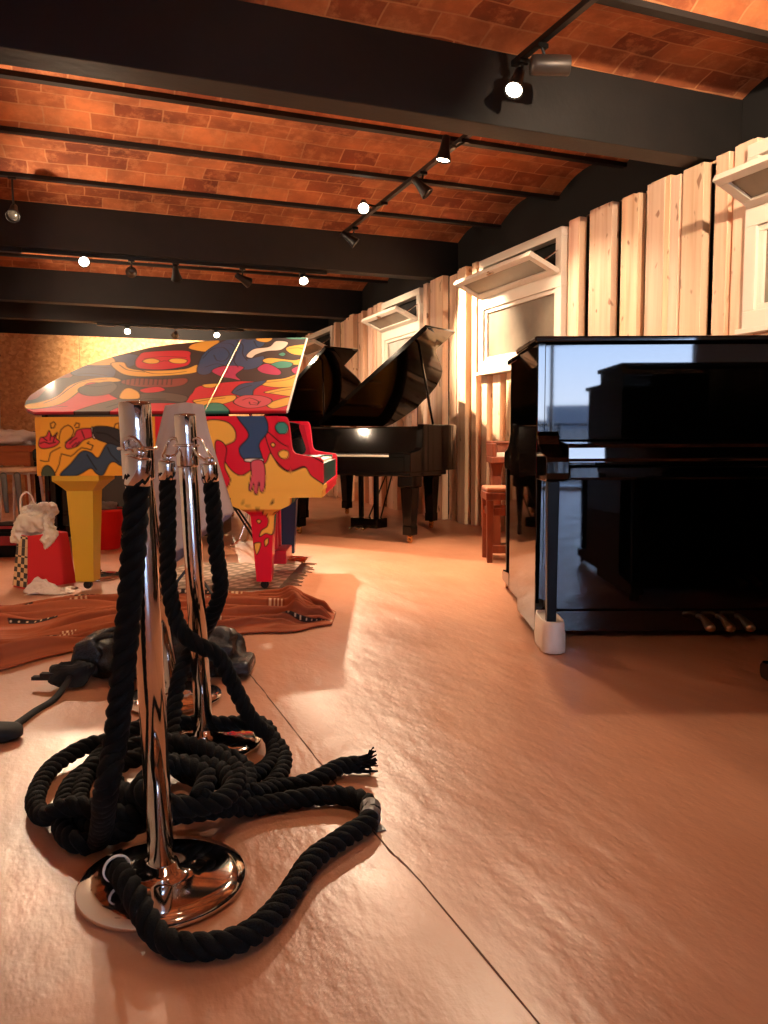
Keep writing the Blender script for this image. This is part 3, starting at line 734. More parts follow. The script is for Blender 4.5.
ROPE_C = [(-0.475, 2.185, 0.777), (-0.469, 2.194, 0.677), (-0.466, 2.2, 0.566), (-0.462, 2.22, 0.45), (-0.508, 2.274, 0.347), (-0.553, 2.3, 0.275), (-0.588, 2.27, 0.212), (-0.592, 2.2, 0.14), (-0.567, 2.065, 0.07), (-0.506, 1.907, 0.06), (-0.41, 1.859, 0.055), (-0.331, 1.915, 0.04), (-0.297, 2.065, 0.03), (-0.345, 2.21, 0.062), (-0.458, 2.221, 0.062), (-0.589, 2.229, 0.062), (-0.695, 2.199, 0.062), (-0.763, 2.071, 0.03), (-0.737, 1.863, 0.03), (-0.667, 1.7, 0.03), (-0.587, 1.645, 0.03), (-0.531, 1.676, 0.05), (-0.607, 1.751, 0.08), (-0.67, 1.898, 0.09), (-0.595, 1.962, 0.11), (-0.453, 1.896, 0.12), (-0.348, 1.799, 0.1), (-0.351, 1.654, 0.1), (-0.439, 1.606, 0.11), (-0.514, 1.617, 0.14), (-0.486, 1.746, 0.14), (-0.4, 1.714, 0.13), (-0.39, 1.621, 0.12)]
# ------------------------------------------------------------------ paint
PAL = {k: lin(v) for k, v in dict(rust=(132, 52, 46), red=(212, 34, 54), yellow=(240, 178, 74), grey=(84, 74, 68), blue=(48, 74, 112), magenta=(186, 52, 96),
       white=(236, 220, 204), teal=(58, 142, 124), pink=(214, 84, 98), hand=(210, 50, 66), sleeve=(44, 40, 42), navy=(48, 66, 84), green=(60, 70, 50),
       orange=(238, 160, 44), ink=(24, 16, 16), dark=(54, 44, 44), crimson=(214, 20, 50), mustard=(206, 162, 44)).items()}

def poly_smooth(pts, n=6):
    return np.array([(v.x, v.y) for v in smooth_path2(pts, n)])

def smooth_path2(pts, n):
    P = [Vector((p[0], p[1])) for p in pts]; k = len(P); out = []
    for i in range(k):
        p0, p1, p2, p3 = P[i - 1], P[i], P[(i + 1) % k], P[(i + 2) % k]
        for j in range(n):
            t = j / n
            out.append(0.5 * ((2 * p1) + (p2 - p0) * t + (2 * p0 - 5 * p1 + 4 * p2 - p3) * t * t + (3 * p1 - p0 - 3 * p2 + p3) * t ** 3))
    return out

def seg_dist(X, Y, A, B):
    d = B - A; L2 = max(1e-12, float(d @ d))
    t = np.clip(((X - A[0]) * d[0] + (Y - A[1]) * d[1]) / L2, 0, 1)
    return np.hypot(X - A[0] - t * d[0], Y - A[1] - t * d[1])

def paint(X, Y, base, shapes, ink=0.0035, lines=()):
    """flat colours with an inked outline, evaluated at points (X, Y)"""
    C = np.tile(np.array(base), (len(X), 1)) if np.ndim(base) == 1 else np.array(base)
    for c, pts in shapes:
        Q = poly_smooth(pts); A = Q; B = np.roll(Q, -1, 0)
        bb = (X > Q[:, 0].min() - .01) & (X < Q[:, 0].max() + .01) & (Y > Q[:, 1].min() - .01) & (Y < Q[:, 1].max() + .01)
        ix = np.nonzero(bb)[0]
        if not len(ix): continue
        x, y = X[ix], Y[ix]; ins = np.zeros(len(ix), bool); dm = np.full(len(ix), 9.0)
        for a, b in zip(A, B):
            cr = ((a[1] > y) != (b[1] > y))
            with np.errstate(divide='ignore', invalid='ignore'):
                ins ^= cr & (x < (b[0] - a[0]) * (y - a[1]) / (b[1] - a[1] if b[1] != a[1] else 1e-9) + a[0])
            if ink: dm = np.minimum(dm, seg_dist(x, y, a, b))
        C[ix[ins]] = PAL[c]
        if ink:
            k_ = np.clip(.5 + (ink - dm) / .0045, 0, 1)[:, None]; C[ix] = C[ix] * (1 - k_) + np.array(PAL['ink']) * k_
    for pts in lines:
        Q = np.array([(v.x, v.y) for v in smooth_path([(p[0], p[1], 0) for p in pts], .02)])
        bb = np.nonzero((X > Q[:, 0].min() - .02) & (X < Q[:, 0].max() + .02) & (Y > Q[:, 1].min() - .02) & (Y < Q[:, 1].max() + .02))[0]
        if not len(bb): continue
        dm = np.full(len(bb), 9.0)
        for a, b in zip(Q[:-1], Q[1:]): dm = np.minimum(dm, seg_dist(X[bb], Y[bb], a, b))
        k_ = np.clip(.5 + (.0032 - dm) / .0045, 0, 1)[:, None]; C[bb] = C[bb] * (1 - k_) + np.array(PAL['ink']) * k_
    return C

def put_paint(o, C):
    me = o.data
    ca = me.color_attributes.new('paint', 'FLOAT_COLOR', 'POINT')
    ca.data.foreach_set('color', np.hstack([C, np.ones((len(C), 1))]).astype(np.float32).ravel())

def verts_of(o):
    a = np.empty(len(o.data.vertices) * 3, np.float32); o.data.vertices.foreach_get('co', a); return a.reshape(-1, 3).astype(float)

def paint_side(o):
    """the mural of the case: y along the piano, z up; shared by rim, arms, keybed"""
    V = verts_of(o); X, Y = V[:, 1], V[:, 2]
    t = np.clip((Y - .66) / .33, 0, 1)[:, None]
    base = np.where((X < .93)[:, None], np.array(PAL['crimson']), np.array(PAL['orange']) * (1 - .12 * t))
    bent = V[:, 0] > -.40
    X2 = np.where(bent, 1.9 - X, X)
    C = paint(X2, Y, base, SPINE_PAINT, .0032, SPINE_LINES)
    put_paint(o, C)

def dense_box(bm, x0, x1, y0, y1, z0, z1, s=.008):
    def face(o_, u, v):
        nu, nv = max(1, int(u.length / s)), max(1, int(v.length / s))
        grid(bm, lambda a, b: o_ + u * a + v * b, nu, nv)
    dx, dy, dz = Vector((x1 - x0, 0, 0)), Vector((0, y1 - y0, 0)), Vector((0, 0, z1 - z0)); o0, o1 = Vector((x0, y0, z0)), Vector((x1, y1, z1))
    for u, v in ((dx, dy), (dy, dz), (dx, dz)):
        face(o0, u, v); face(o1, -u, -v)
    bmesh.ops.remove_doubles(bm, verts=bm.verts, dist=1e-5)

# ------------------------------------------------------------------ grand piano
def interp(tab, y):
    ys_ = [p[0] for p in tab]; xs_ = [p[1] for p in tab]
    return float(np.interp(y, ys_, xs_))

def make_grand(root, W, L, right, tail_left, *, lid_angle, flap_folded, painted_case=False, lid_plan=None, legs=((-1, .3), (1, .3)), tail_leg=(0, 1.2), desk=False, keyboard=True):
    """origin on the floor under the front edge of the keyboard, +y to the tail, bass on -x.
    right: (y, x) of the treble side; tail_left: (y, x) of the bass side near the tail"""
    P = M['mural'] if painted_case else M['lacquer_grand']
    h0, h1 = (.665, .992) if painted_case else (.60, .99)
    s = .0048 if painted_case else .05
    hw = W / 2
    RX = lambda y: interp(right, y)
    LX = lambda y: interp(tail_left, y)
    # perimeter of the case, from the bass arm round the tail to the treble arm
    ysm = [.25 + (L - .25) * math.sin(math.pi / 2 * i / 40) for i in range(41)]
    per = [(LX(y), y) for y in ysm] + [(RX(y), y) for y in ysm[::-1]]
    dens = smooth_path([(a, b, 0) for a, b in per], s); dens = [(v.x, v.y) for v in dens]
    # tidy near duplicates
    pp = [dens[0]]
    for q in dens[1:]:
        if math.hypot(q[0] - pp[-1][0], q[1] - pp[-1][1]) > s * .4: pp.append(q)
    nz = int((h1 - h0) / s) if painted_case else 3
    bm = new_bm(); cols = []
    k = len(pp)
    nrm = []
    for i in range(k):
        a = pp[max(0, i - 1)]; b = pp[min(k - 1, i + 1)]; d = Vector((b[0] - a[0], b[1] - a[1])); d.normalize(); nrm.append((d.y, -d.x))
    for i, (x, y) in enumerate(pp):
        xi, yi = x + nrm[i][0] * .045, y + nrm[i][1] * .045
        col = [bm.verts.new((x, y, h0 + (h1 - h0) * j / nz)) for j in range(nz + 1)] + [bm.verts.new((xi, yi, h1)), bm.verts.new((xi, yi, h0))]
        cols.append(col)
    m_ = len(cols[0])
    for a, b in zip(cols[:-1], cols[1:]):
        for j in range(m_): bm.faces.new([a[j], a[(j + 1) % m_], b[(j + 1) % m_], b[j]])
    bm.faces.new(cols[0]); bm.faces.new(cols[-1])
    o = obj('rim', bm, P, root, smooth=not painted_case)
    if painted_case: paint_side(o)
    else:
        b_ = o.modifiers.new('edges', 'BEVEL'); b_.width = .006; b_.segments = 2; b_.limit_method = 'ANGLE'; b_.angle_limit = R(50)
        o.data.polygons.foreach_set('use_smooth', [True] * len(o.data.polygons)); w_ = o.modifiers.new('n', 'WEIGHTED_NORMAL')
    # belly and iron plate
    bm = new_bm(); ins = [(x + nrm[i][0] * .05, y + nrm[i][1] * .05) for i, (x, y) in enumerate(pp)][::3]
    prism(bm, ins, 'z', .76, .775); obj('soundboard', bm, M['board'], root)
    bm = new_bm(); ins2 = [(x + nrm[i][0] * .075, y + nrm[i][1] * .075) for i, (x, y) in enumerate(pp)][::3]
    prism(bm, ins2, 'z', .88, .895); obj('iron_plate', bm, M['plate'], root)
    bm = new_bm()
    for i in range(5):
        x = -hw + .2 + i * (W - .4) / 4; yt = min(L - .2, .35 + (L - .5) * (1 - i / 6)); box(bm, x - .012, x + .012, .42, yt, .895, .925)
    for i in range(60):
        x = -hw + .12 + i * (W - .3) / 59; yt = min(L - .16, .35 + (L - .6) * (1 - .75 * i / 59))
        if RX(yt) < x + .05: yt = .6
        box(bm, x, x + .0015, .36, yt, .935, .937)
    obj('strings', bm, M['brass'], root)
    # arms with their scroll, at each end of the keyboard
    ap = [(0, .60), (0, .742), (.012, .757), (.10, .770), (.155, .782), (.172, .80), (.180, .84), (.186, .94), (.20, .985), (.21, .99), (.262, .99), (.262, .60)]
    for sd in (-1, 1):
        x0, x1 = sorted((sd * hw, sd * (hw - .065)))
        bm = new_bm()
        if painted_case:
            def side(x):
                # columns of quads from the floor of the arm to its profile
                top = [p for p in ap[1:-1]]
                ny = 40; g = []
                for i in range(ny + 1):
                    y = .262 * i / ny; zt = float(np.interp(y, [p[0] for p in top], [p[1] for p in top]))
                    g.append([bm.verts.new((x, y, .60 + (zt - .60) * j / 60)) for j in range(61)])
                for i in range(ny):
                    for j in range(60): bm.faces.new([g[i][j], g[i + 1][j], g[i + 1][j + 1], g[i][j + 1]])
                return g
            A, B = side(x0), side(x1)
            for i in range(len(A) - 1):
                bm.faces.new([A[i][-1], A[i + 1][-1], B[i + 1][-1], B[i][-1]]); bm.faces.new([A[i][0], A[i + 1][0], B[i + 1][0], B[i][0]])
            for j in range(60):
                bm.faces.new([A[0][j], A[0][j + 1], B[0][j + 1], B[0][j]]); bm.faces.new([A[-1][j], A[-1][j + 1], B[-1][j + 1], B[-1][j]])
            o = obj('arm', bm, P, root)
            if sd < 0: paint_side(o)
            else: put_paint(o, np.tile(np.array(PAL['crimson']), (len(o.data.vertices), 1)))
        else:
            prism(bm, ap, 'x', x0, x1); obj('arm', bm, P, root, bevel=.006)
    # keybed with its mouldings
    bm = new_bm()
    if painted_case:
        dense_box(bm, -hw, hw, 0, .56, .575, .602); dense_box(bm, -hw + .008, hw - .008, .008, .54, .535, .575)
        o = obj('keybed', bm, P, root); paint_side(o)
        bm = new_bm(); dense_box(bm, -hw + .0015, hw - .0015, .262, .60, .602, .665); o = obj('keybed_apron', bm, P, root); paint_side(o)
    else:
        box(bm, -hw + .004, hw - .004, .0, .56, .565, .601); obj('keybed', bm, P, root, bevel=.006)
    kx = hw - .066
    slip = mat('dark_teal_paint', (24, 70, 66), .35, coat=.6) if painted_case else P
    bm = new_bm(); box(bm, -kx, kx, .006, .028, .602, .722); obj('key_slip', bm, slip, root, bevel=.003)
    bm = new_bm(); box(bm, -kx, kx, .03, .25, .602, .70); obj('key_frame', bm, M['board'], root)
    blk = .075 if painted_case else .17
    for sd in (-1, 1):
        x0, x1 = sorted((sd * (kx - .001), sd * (kx - blk))); bm = new_bm(); box(bm, x0, x1, .029, .185, .70, .752); obj('key_block', bm, P if not painted_case else slip, root, bevel=.004)
    span = 2 * (kx - blk) - .004; kw = span / 52
    bm = new_bm()
    for i in range(52): box(bm, -span / 2 + i * kw + .0005, -span / 2 + (i + 1) * kw - .0005, .032, .18, .703, .737)
    obj('white_keys', bm, M['ivory'], root, bevel=.0012)
    bm = new_bm()
    for i in range(51):
        if (i % 7) in (1, 4): continue
        x = -span / 2 + (i + 1) * kw; box(bm, x - .0055, x + .0055, .085, .18, .735, .749)
    obj('black_keys', bm, M['ebony'], root, bevel=.001)
    bm = new_bm(); prism(bm, [(.187, .702), (.20, .702), (.25, .93), (.245, .965), (.232, .965), (.188, .76)], 'x', -kx, kx)
    fo = obj('fallboard', bm, P if not painted_case else M['lacquer'], root, bevel=.003)
    bm = new_bm(); box(bm, -kx, kx, .262, .31, .62, .975); obj('pin_block', bm, M['lacquer_soft'], root)
    # lid in its own plane: (y, s from hinge)
    la = R(lid_angle); hz = h1 + .010
    if lid_plan: SX = lambda y: interp(lid_plan, y); S0 = lambda y: interp([(0, 0), (1.60, 0), (1.65, .035), (1.685, .085), (1.705, .16), (1.716, .24)], y)
    else: SX = lambda y: RX(min(y, L)) + hw + .012; S0 = lambda y: max(0.0, LX(min(y, L)) + hw - .012)
    y_hi = lid_plan[-1][0] if lid_plan else L + .01
    y_lo = .20; y_cut = .62
    ca_, sa_ = math.cos(la), math.sin(la)
    def lid_pt(y, s_, d):     # d: height above the under side
        return Vector((-hw + s_ * ca_ - d * sa_, y, hz + s_ * sa_ + d * ca_))
    def lid_sheet(y0, y1, d0, d1, mirror=None, seg=(60, 30), fn=None):
        bm = new_bm(); nu, nv = seg; tops = []; bots = []
        for i in range(nu + 1):
            t = i / nu
            y = y0 + (y1 - y0) * (math.sin(math.pi / 2 * t) if y1 > y_hi - .05 else t)
            ysrc = y if mirror is None else mirror - y
            a, b = S0(ysrc), max(SX(ysrc), S0(ysrc) + .004)
            tops.append([bm.verts.new(lid_pt(y, a + (b - a) * j / nv, d1)) for j in range(nv + 1)])
            bots.append([bm.verts.new(lid_pt(y, a + (b - a) * j / nv, d0)) for j in (0, nv)])
        for i in range(nu):
            for j in range(nv): bm.faces.new([tops[i][j], tops[i + 1][j], tops[i + 1][j + 1], tops[i][j + 1]])
            bm.faces.new([bots[i][0], bots[i][1], bots[i + 1][1], bots[i + 1][0]])
            bm.faces.new([tops[i][0], bots[i][0], bots[i + 1][0], tops[i + 1][0]])
            bm.faces.new([tops[i][nv], tops[i + 1][nv], bots[i + 1][1], bots[i][1]])
        for i in (0, nu): bm.faces.new(tops[i] + [bots[i][1], bots[i][0]])
        return bm
    def paint_lid(o):
        V = verts_of(o); s_ = (V[:, 0] + hw) * ca_ + (V[:, 2] - hz) * sa_; d = -(V[:, 0] + hw) * sa_ + (V[:, 2] - hz) * ca_
        C = paint(V[:, 1], s_, PAL['dark'], LID_PAINT, .0035, LID_LINES)
        C[d < .010] = PAL['ink']
        put_paint(o, C)
    if painted_case:
        o = obj('lid', lid_sheet(.655, y_hi, 0, .022, seg=(270, 300)), P, root); paint_lid(o)
        f = obj('lid_flap', lid_sheet(.20, .649, 0, .022, seg=(110, 300)), P, root); paint_lid(f)
        bm = new_bm(); a_, b_ = lid_pt(.652, .004, .0205), lid_pt(.652, SX(.652) - .004, .0205); tube(bm, [a_, b_], .0028, 6)
        obj('lid_hinge', bm, M['brass'], root)
        bm = new_bm(); a_, b_ = lid_pt(.199, .01, .011), lid_pt(.199, SX(.2), .011); tube(bm, [a_, b_], .010, 6); obj('lid_edge_highlight', bm, M['white_paint'], f)  # white strip painted in for the highlight along the flap's edge
    else:
        if flap_folded:
            obj('lid', lid_sheet(y_cut, y_hi, 0, .022, seg=(50, 16)), P, root)
            obj('lid_flap', lid_sheet(y_cut + .004, y_cut + .49, .024, .044, mirror=2 * y_cut, seg=(10, 10)), P, root)
        else:
            obj('lid', lid_sheet(y_lo, y_hi, 0, .022, seg=(60, 16)), P, root)
        bm = new_bm()
        for y in (.75, 1.15): tube(bm, [(-hw - .006, y - .05, hz), (-hw - .006, y + .05, hz)], .007, 8)
        obj('lid_hinge', bm, M['brass'], root)
    py = .70 if flap_folded else .6
    ps = (SX(py) - .02) * (.90 if lid_angle > 30 else .55)
    bm = new_bm(); pe = lid_pt(py, ps, -.004)
    tube(bm, [(RX(.42) - .05, .42 if flap_folded else py, h1 - .01), pe], .011, 10); obj('lid_prop', bm, P if not painted_case else M['lacquer'], root, smooth=True)
    if desk:
        bm = new_bm(); mt = Matrix.Translation((0, .34, 1.0)) @ Matrix.Rotation(R(-22), 4, 'X')
        prism_pts = [(-.38, 0), (.38, 0), (.40, .03), (.40, .17), (.33, .22), (.12, .235), (-.12, .235), (-.33, .22), (-.40, .17), (-.40, .03)]
        prism(bm, prism_pts, 'y', -.008, .008)
        for v in bm.verts: v.co = mt @ v.co
        obj('music_desk', bm, P, root, bevel=.003)
        bm = new_bm(); box(bm, -.62, .62, .28, .56, .968, .985); obj('desk_shelf', bm, P, root, bevel=.003)
    # legs
    spots_ = [(sx_ * (hw - .12), y, 0.565 if not painted_case else .535) for sx_, y in legs] + [(tail_leg[0], tail_leg[1], h0)]
    for i, (x, y, top) in enumerate(spots_):
        bm = new_bm()
        if painted_case:
            # tapered post as a dense grid around the section
            def ring(hx, z):
                n_ = 20; out = []
                cs = [(-1, -1), (1, -1), (1, 1), (-1, 1)]
                for q in range(4):
                    a, b = cs[q], cs[(q + 1) % 4]
                    for t in range(n_): out.append(bm.verts.new((x + (a[0] + (b[0] - a[0]) * t / n_) * hx, y + (a[1] + (b[1] - a[1]) * t / n_) * hx, z)))
                return out
            tailp = i == 2
            prof_ = [(.042, .045), (.064, top - .12)] if not tailp else [(.052, .05), (.075, top - .09)]
            segs = 90; rings = []
            zs = [(prof_[0][0] + (prof_[1][0] - prof_[0][0]) * j / segs, prof_[0][1] + (prof_[1][1] - prof_[0][1]) * j / segs) for j in range(segs + 1)]
            if tailp: zs += [(.092, top - .07), (.115, top - .045), (.132, top - .03), (.132, top)]
            else: zs += [(.066, top - .105), (.085, top - .085), (.115, top - .065), (.16, top - .045), (.166, top - .03), (.166, top)]
            for hx, z in zs: rings.append(ring(hx, z))
            for a, b in zip(rings[:-1], rings[1:]):
                for q in range(len(a)): bm.faces.new([a[q], a[(q + 1) % len(a)], b[(q + 1) % len(a)], b[q]])
            bm.faces.new(rings[0]); bm.faces.new(rings[-1])
            # keep the flare inside the case
            for v in bm.verts: v.co.x = max(-hw + .004, min(hw - .004, v.co.x))
            o = obj('leg', bm, P, root); V = verts_of(o)
            if tailp: put_paint(o, np.tile(np.array(PAL['mustard']), (len(V), 1)))
            elif i == 0:
                base = np.where((V[:, 2] > .455)[:, None], np.array(PAL['yellow']), np.array(PAL['crimson']))
                side = np.abs(V[:, 1] - V[:, 1].mean()) > 9
                C = paint(V[:, 1], V[:, 2], base, LEG_PAINT, .003)
                front = V[:, 0] > x - .02          # only the outer face carries the drips
                teal = np.array(PAL['teal']); red = np.array(PAL['red'])
                tt_ = np.clip((V[:, 2] - .25) / .15, 0, 1)[:, None]
                C[front] = (red * (1 - tt_) + teal * .45 * tt_)[front]
                put_paint(o, C)
            else: put_paint(o, np.tile(np.array(PAL['blue']) * .6, (len(V), 1)))
        else:
            frustum(bm, x, y, .07, top - .10, .038, .038, .058, .058); frustum(bm, x, y, top - .10, top - .09, .058, .058, .075, .075)
            box(bm, x - .075, x + .075, y - .075, y + .075, top - .09, top)
            box(bm, x - .046, x + .046, y - .046, y + .046, .07, .15)
            o = obj('leg', bm, P, root, bevel=.005)
        bm = new_bm(); lathe(bm, [(.024, .045), (.026, .055), (.022, .068), (.012, .074)], 16, None, (x, y, 0))
        tube(bm, [(x - .012, y, .024), (x + .012, y, .024)], .0235, 16); box(bm, x - .018, x - .013, y - .012, y + .012, .02, .052); box(bm, x + .013, x + .018, y - .012, y + .012, .02, .052)
        obj('caster', bm, M['brass'] if not painted_case else M['iron'], o, smooth=False)
    # pedal lyre
    ly = .36 if painted_case else .42
    bm = new_bm(); kb = .535 if painted_case else .565
    for sd in (-1, 1): box(bm, sd * .085 - .018, sd * .085 + .018, ly - .02, ly + .02, .16, kb - .02)
    box(bm, -.13, .13, ly - .035, ly + .035, kb - .03, kb); box(bm, -.15, .15, ly - .08, ly + .08, .075, .16)
    o = obj('pedal_lyre', bm, P if not painted_case else mat('crimson_paint', (206, 26, 48), .35, coat=.6), root, bevel=.006)
    bm = new_bm()
    for sd in (-1, 1): tube(bm, [(sd * .07, ly + .07, .12), (sd * .03, ly + .34, kb + .01)], .007, 8)
    obj('lyre_brace', bm, M['iron'], o)
    for q in (-1, 0, 1):
        bm = new_bm(); c = q * .075
        pa = smooth_path([(c, ly - .06, .10), (c, ly - .10, .098), (c, ly - .15, .088), (c, ly - .19, .072)], .01)
        tube(bm, pa, lambda t: .009 + .010 * max(0, t - .3), 10)
        for v in bm.verts: v.co.z = (v.co.z - .09) * .55 + .085
        obj('pedal', bm, M['brass'], o, smooth=True)
    return root

row = -YAW
# the painted grand: tail to the left of the photo, bass side to the viewer, lid propped
GW = 1.38
pg = thing('grand_piano', 'grand piano painted all over with colourful hands, faces and drips, lid propped up', 'grand piano', fl(-.34, 4.48 + GW / 2, .009), row + R(90))
LIDP = [(.2, 1.36), (.45, 1.345), (.66, 1.325), (.93, 1.275), (1.1, 1.22), (1.25, 1.145), (1.40, 1.0), (1.5, .88), (1.575, .76), (1.655, .55), (1.70, .36), (1.716, .26)]
right = [(0, GW / 2), (.55, GW / 2), (.66, .66), (.93, .53), (1.1, .36), (1.25, .14), (1.38, -.08), (1.45, -.21), (1.55, -.33), (1.61, -.46)]
left = [(0, -GW / 2), (1.57, -GW / 2), (1.61, -GW / 2 + .02)]
make_grand(pg, GW, 1.61, right, left, lid_angle=24, flap_folded=False, painted_case=True, lid_plan=LIDP, legs=((-1, .355), (1, .35)), tail_leg=(-GW / 2 + .135, 1.39))

# black grand with its lid up, before the planked wall
right = [(0, .74), (.62, .74), (.78, .71), (.95, .60), (1.1, .48), (1.25, .40), (1.42, .31), (1.55, .23), (1.66, .13), (1.76, -.02), (1.82, -.18), (1.85, -.35)]
left = [(0, -.74), (1.68, -.74), (1.77, -.68), (1.82, -.56), (1.85, -.40)]
g1 = thing('grand_piano', 'black baby grand with its lid fully open, standing close to the planked wall', 'grand piano', fl(-.385, 6.88), row - R(36), 'black grand pianos with open lids')
make_grand(g1, 1.48, 1.85, right, left, lid_angle=33.5, flap_folded=True, legs=((-1, .17), (1, .17)), tail_leg=(.14, 1.25), desk=False)
g2 = thing('grand_piano', 'black grand with open lid, half hidden behind the painted piano', 'grand piano', fl(-1.40, 8.50), row - R(44), 'black grand pianos with open lids')
def copy_tree(src, dst):
    for ch in list(src.children):
        c = ch.copy(); COL.objects.link(c); c.parent = dst
        copy_tree(ch, c)
copy_tree(g1, g2)

# ------------------------------------------------------------------ upright piano
M['pedal_brass'] = mat('worn_pedal_brass', (226, 196, 160), .38, 1.0)
def make_upright(root, W=1.53, H=1.295, D=.43, white_toe=False):
    """origin on the floor under the middle of the lower panel; +y to the back"""
    P = M['lacquer']; hw = W / 2; t = .035
    for sd in (-1, 1):
        x0, x1 = sorted((sd * hw, sd * (hw - t)))
        bm = new_bm(); box(bm, x0, x1, -.02, D, .03, H - .025); o = obj('side_panel', bm, P, root, bevel=.004)
        bm = new_bm(); xi = sd * (hw - .092)
        a0, a1 = sorted((sd * hw, xi))
        prism(bm, [(-.02, .695), (-.20, .695), (-.225, .705), (-.235, .73), (-.235, .775), (-.222, .795), (-.12, .815), (-.06, .845), (-.04, .88), (-.02, .90)], 'x', a0, a1)
        obj('arm', bm, P, root, bevel=.005)
        xc = sd * (hw - .031)
        bm = new_bm(); frustum(bm, xc, -.205, .10, .695, .019, .019, .024, .024); obj('leg', bm, M['lacquer_soft'], root, bevel=.003)
        bm = new_bm(); prism(bm, [(-.02, .04), (-.255, .04), (-.268, .055), (-.268, .085), (-.25, .102), (-.02, .12)], 'x', xc - .031, xc + .033)
        tb = obj('toe_block', bm, P, root, bevel=.005)
        bm = new_bm()
        for dx in (-.015, .015): tube(bm, [(xc + dx - .007, -.20, .02), (xc + dx + .007, -.20, .02)], .0195, 14)
        box(bm, xc - .006, xc + .006, -.215, -.185, .015, .045); obj('caster', bm, M['brass'], tb)
        if white_toe and sd < 0:
            bm = new_bm(); xt = xc + .006
            pr = [(-.036, -.02), (-.046, -.08), (-.050, -.15), (-.049, -.225), (-.042, -.262), (-.024, -.280), (.0, -.285), (.024, -.280), (.042, -.262), (.049, -.225), (.050, -.15), (.046, -.08), (.036, -.02)]
            lv = [(1.0, .003), (1.03, .02), (1.0, .075), (.94, .118), (.88, .130), (.80, .131), (.74, .122)]
            rr_ = [[bm.verts.new((xt + a * k_, -.15 + (b + .15) * (1 - (1 - k_) * .6), z_)) for a, b in pr] for k_, z_ in lv]
            bm.faces.new(rr_[0]); bm.faces.new(rr_[-1])
            for X_, Y_ in zip(rr_[:-1], rr_[1:]):
                for i in range(len(pr)): bm.faces.new([X_[i], X_[(i + 1) % len(pr)], Y_[(i + 1) % len(pr)], Y_[i]])
            c_ = obj('toe_cover', bm, M['white_rubber'], tb, smooth=True, bevel=.004); c_['label'] = 'white rubber cover on the toe block'
    bm = new_bm(); box(bm, -hw + t, hw - t, .004, .026, .862, H - .03); obj('upper_panel', bm, P, root, bevel=.002)
    bm = new_bm(); box(bm, -hw + t, hw - t, .0, .024, .125, .70); obj('lower_panel', bm, P, root, bevel=.002)
    bm = new_bm(); box(bm, -hw + t, hw - t, -.008, .03, .03, .122); obj('bottom_rail', bm, P, root, bevel=.004)
    kb = hw - .094
    bm = new_bm(); box(bm, -kb, kb, -.20, .0, .70, .735); obj('keybed', bm, P, root, bevel=.004)
    bm = new_bm(); box(bm, -kb, kb, -.222, -.201, .705, .755); obj('key_slip', bm, P, root, bevel=.006)
    bm = new_bm(); prism(bm, [(-.214, .760), (-.216, .775), (-.205, .785), (-.203, .83), (-.196, .843), (-.18, .847), (-.005, .858), (-.005, .846), (-.18, .836), (-.190, .826), (-.192, .760)], 'x', -kb, kb)
    obj('fallboard', bm, P, root, bevel=.002)
    bm = new_bm(); box(bm, -hw - .016, hw + .016, .10, D + .012, H - .026, H); obj('lid', bm, P, root, bevel=.006)
    bm = new_bm(); box(bm, -hw - .016, hw + .016, -.045, .098, H - .026, H); obj('lid_flap', bm, P, root, bevel=.007)
    bm = new_bm(); tube(bm, [(-hw + .01, .099, H - .004), (hw - .01, .099, H - .004)], .005, 8); obj('lid_hinge', bm, M['brass'], root)
    bm = new_bm(); box(bm, -hw + t, hw - t, D - .03, D, .06, H - .03); o = obj('back_panel', bm, M['board'], root)
    bm = new_bm()
    for i in range(5): x = -hw + .10 + i * (W - .2) / 4; box(bm, x - .04, x + .04, D, D + .03, .05, H - .05)
    obj('back_posts', bm, M['board'], o)
    for q in (-1, 0, 1):
        c = q * .084 + .035
        bm = new_bm(); pa = smooth_path([(c, .0, .096), (c, -.04, .100), (c, -.075, .094), (c, -.11, .080), (c, -.15, .066)], .006)
        tube(bm, pa, lambda t_: .013 + .016 * max(0, t_ - .3) - .05 * max(0, t_ - .9), 14)
        for v in bm.verts: v.co.z = .085 + (v.co.z - .085) * .8
        obj('pedal', bm, M['pedal_brass'], root, smooth=True)
    return root

UX = .652 + .765
u1 = thing('upright_piano', 'glossy black upright with three brass pedals and a white toe cover', 'upright piano', fl(UX, 3.44), row, 'black upright pianos')
make_upright(u1, white_toe=True)
u0 = bpy.data.objects.new('tmp', None)
def upright_copy(label, loc, rot, sc=1.0):
    t = thing('upright_piano', label, 'upright piano', loc, rot, 'black upright pianos'); t.scale = (1, 1, sc)
    for ch in list(u1.children):
        c = ch.copy(); COL.objects.link(c); c.parent = t
        for g in ch.children:
            if g.name.startswith('toe_cover'): continue
            d = g.copy(); COL.objects.link(d); d.parent = c
    return t
bpy.data.objects.remove(u0)
upright_copy('black upright standing back to back behind the glossy one, its keyboard end showing', fl(UX + .045, 4.40), row + R(180))
upright_copy('black upright at the right edge, only a toe with caster in view', fl(1.305 + .765, 2.455), row + R(180), .985)
upright_copy('lower black upright beside the viewer, mirrored in the glossy one', fl(1.375 + .765, 1.50), row, .93)
upright_copy('black upright in the shade behind the painted grand', fl(-2.185, 6.97), row)
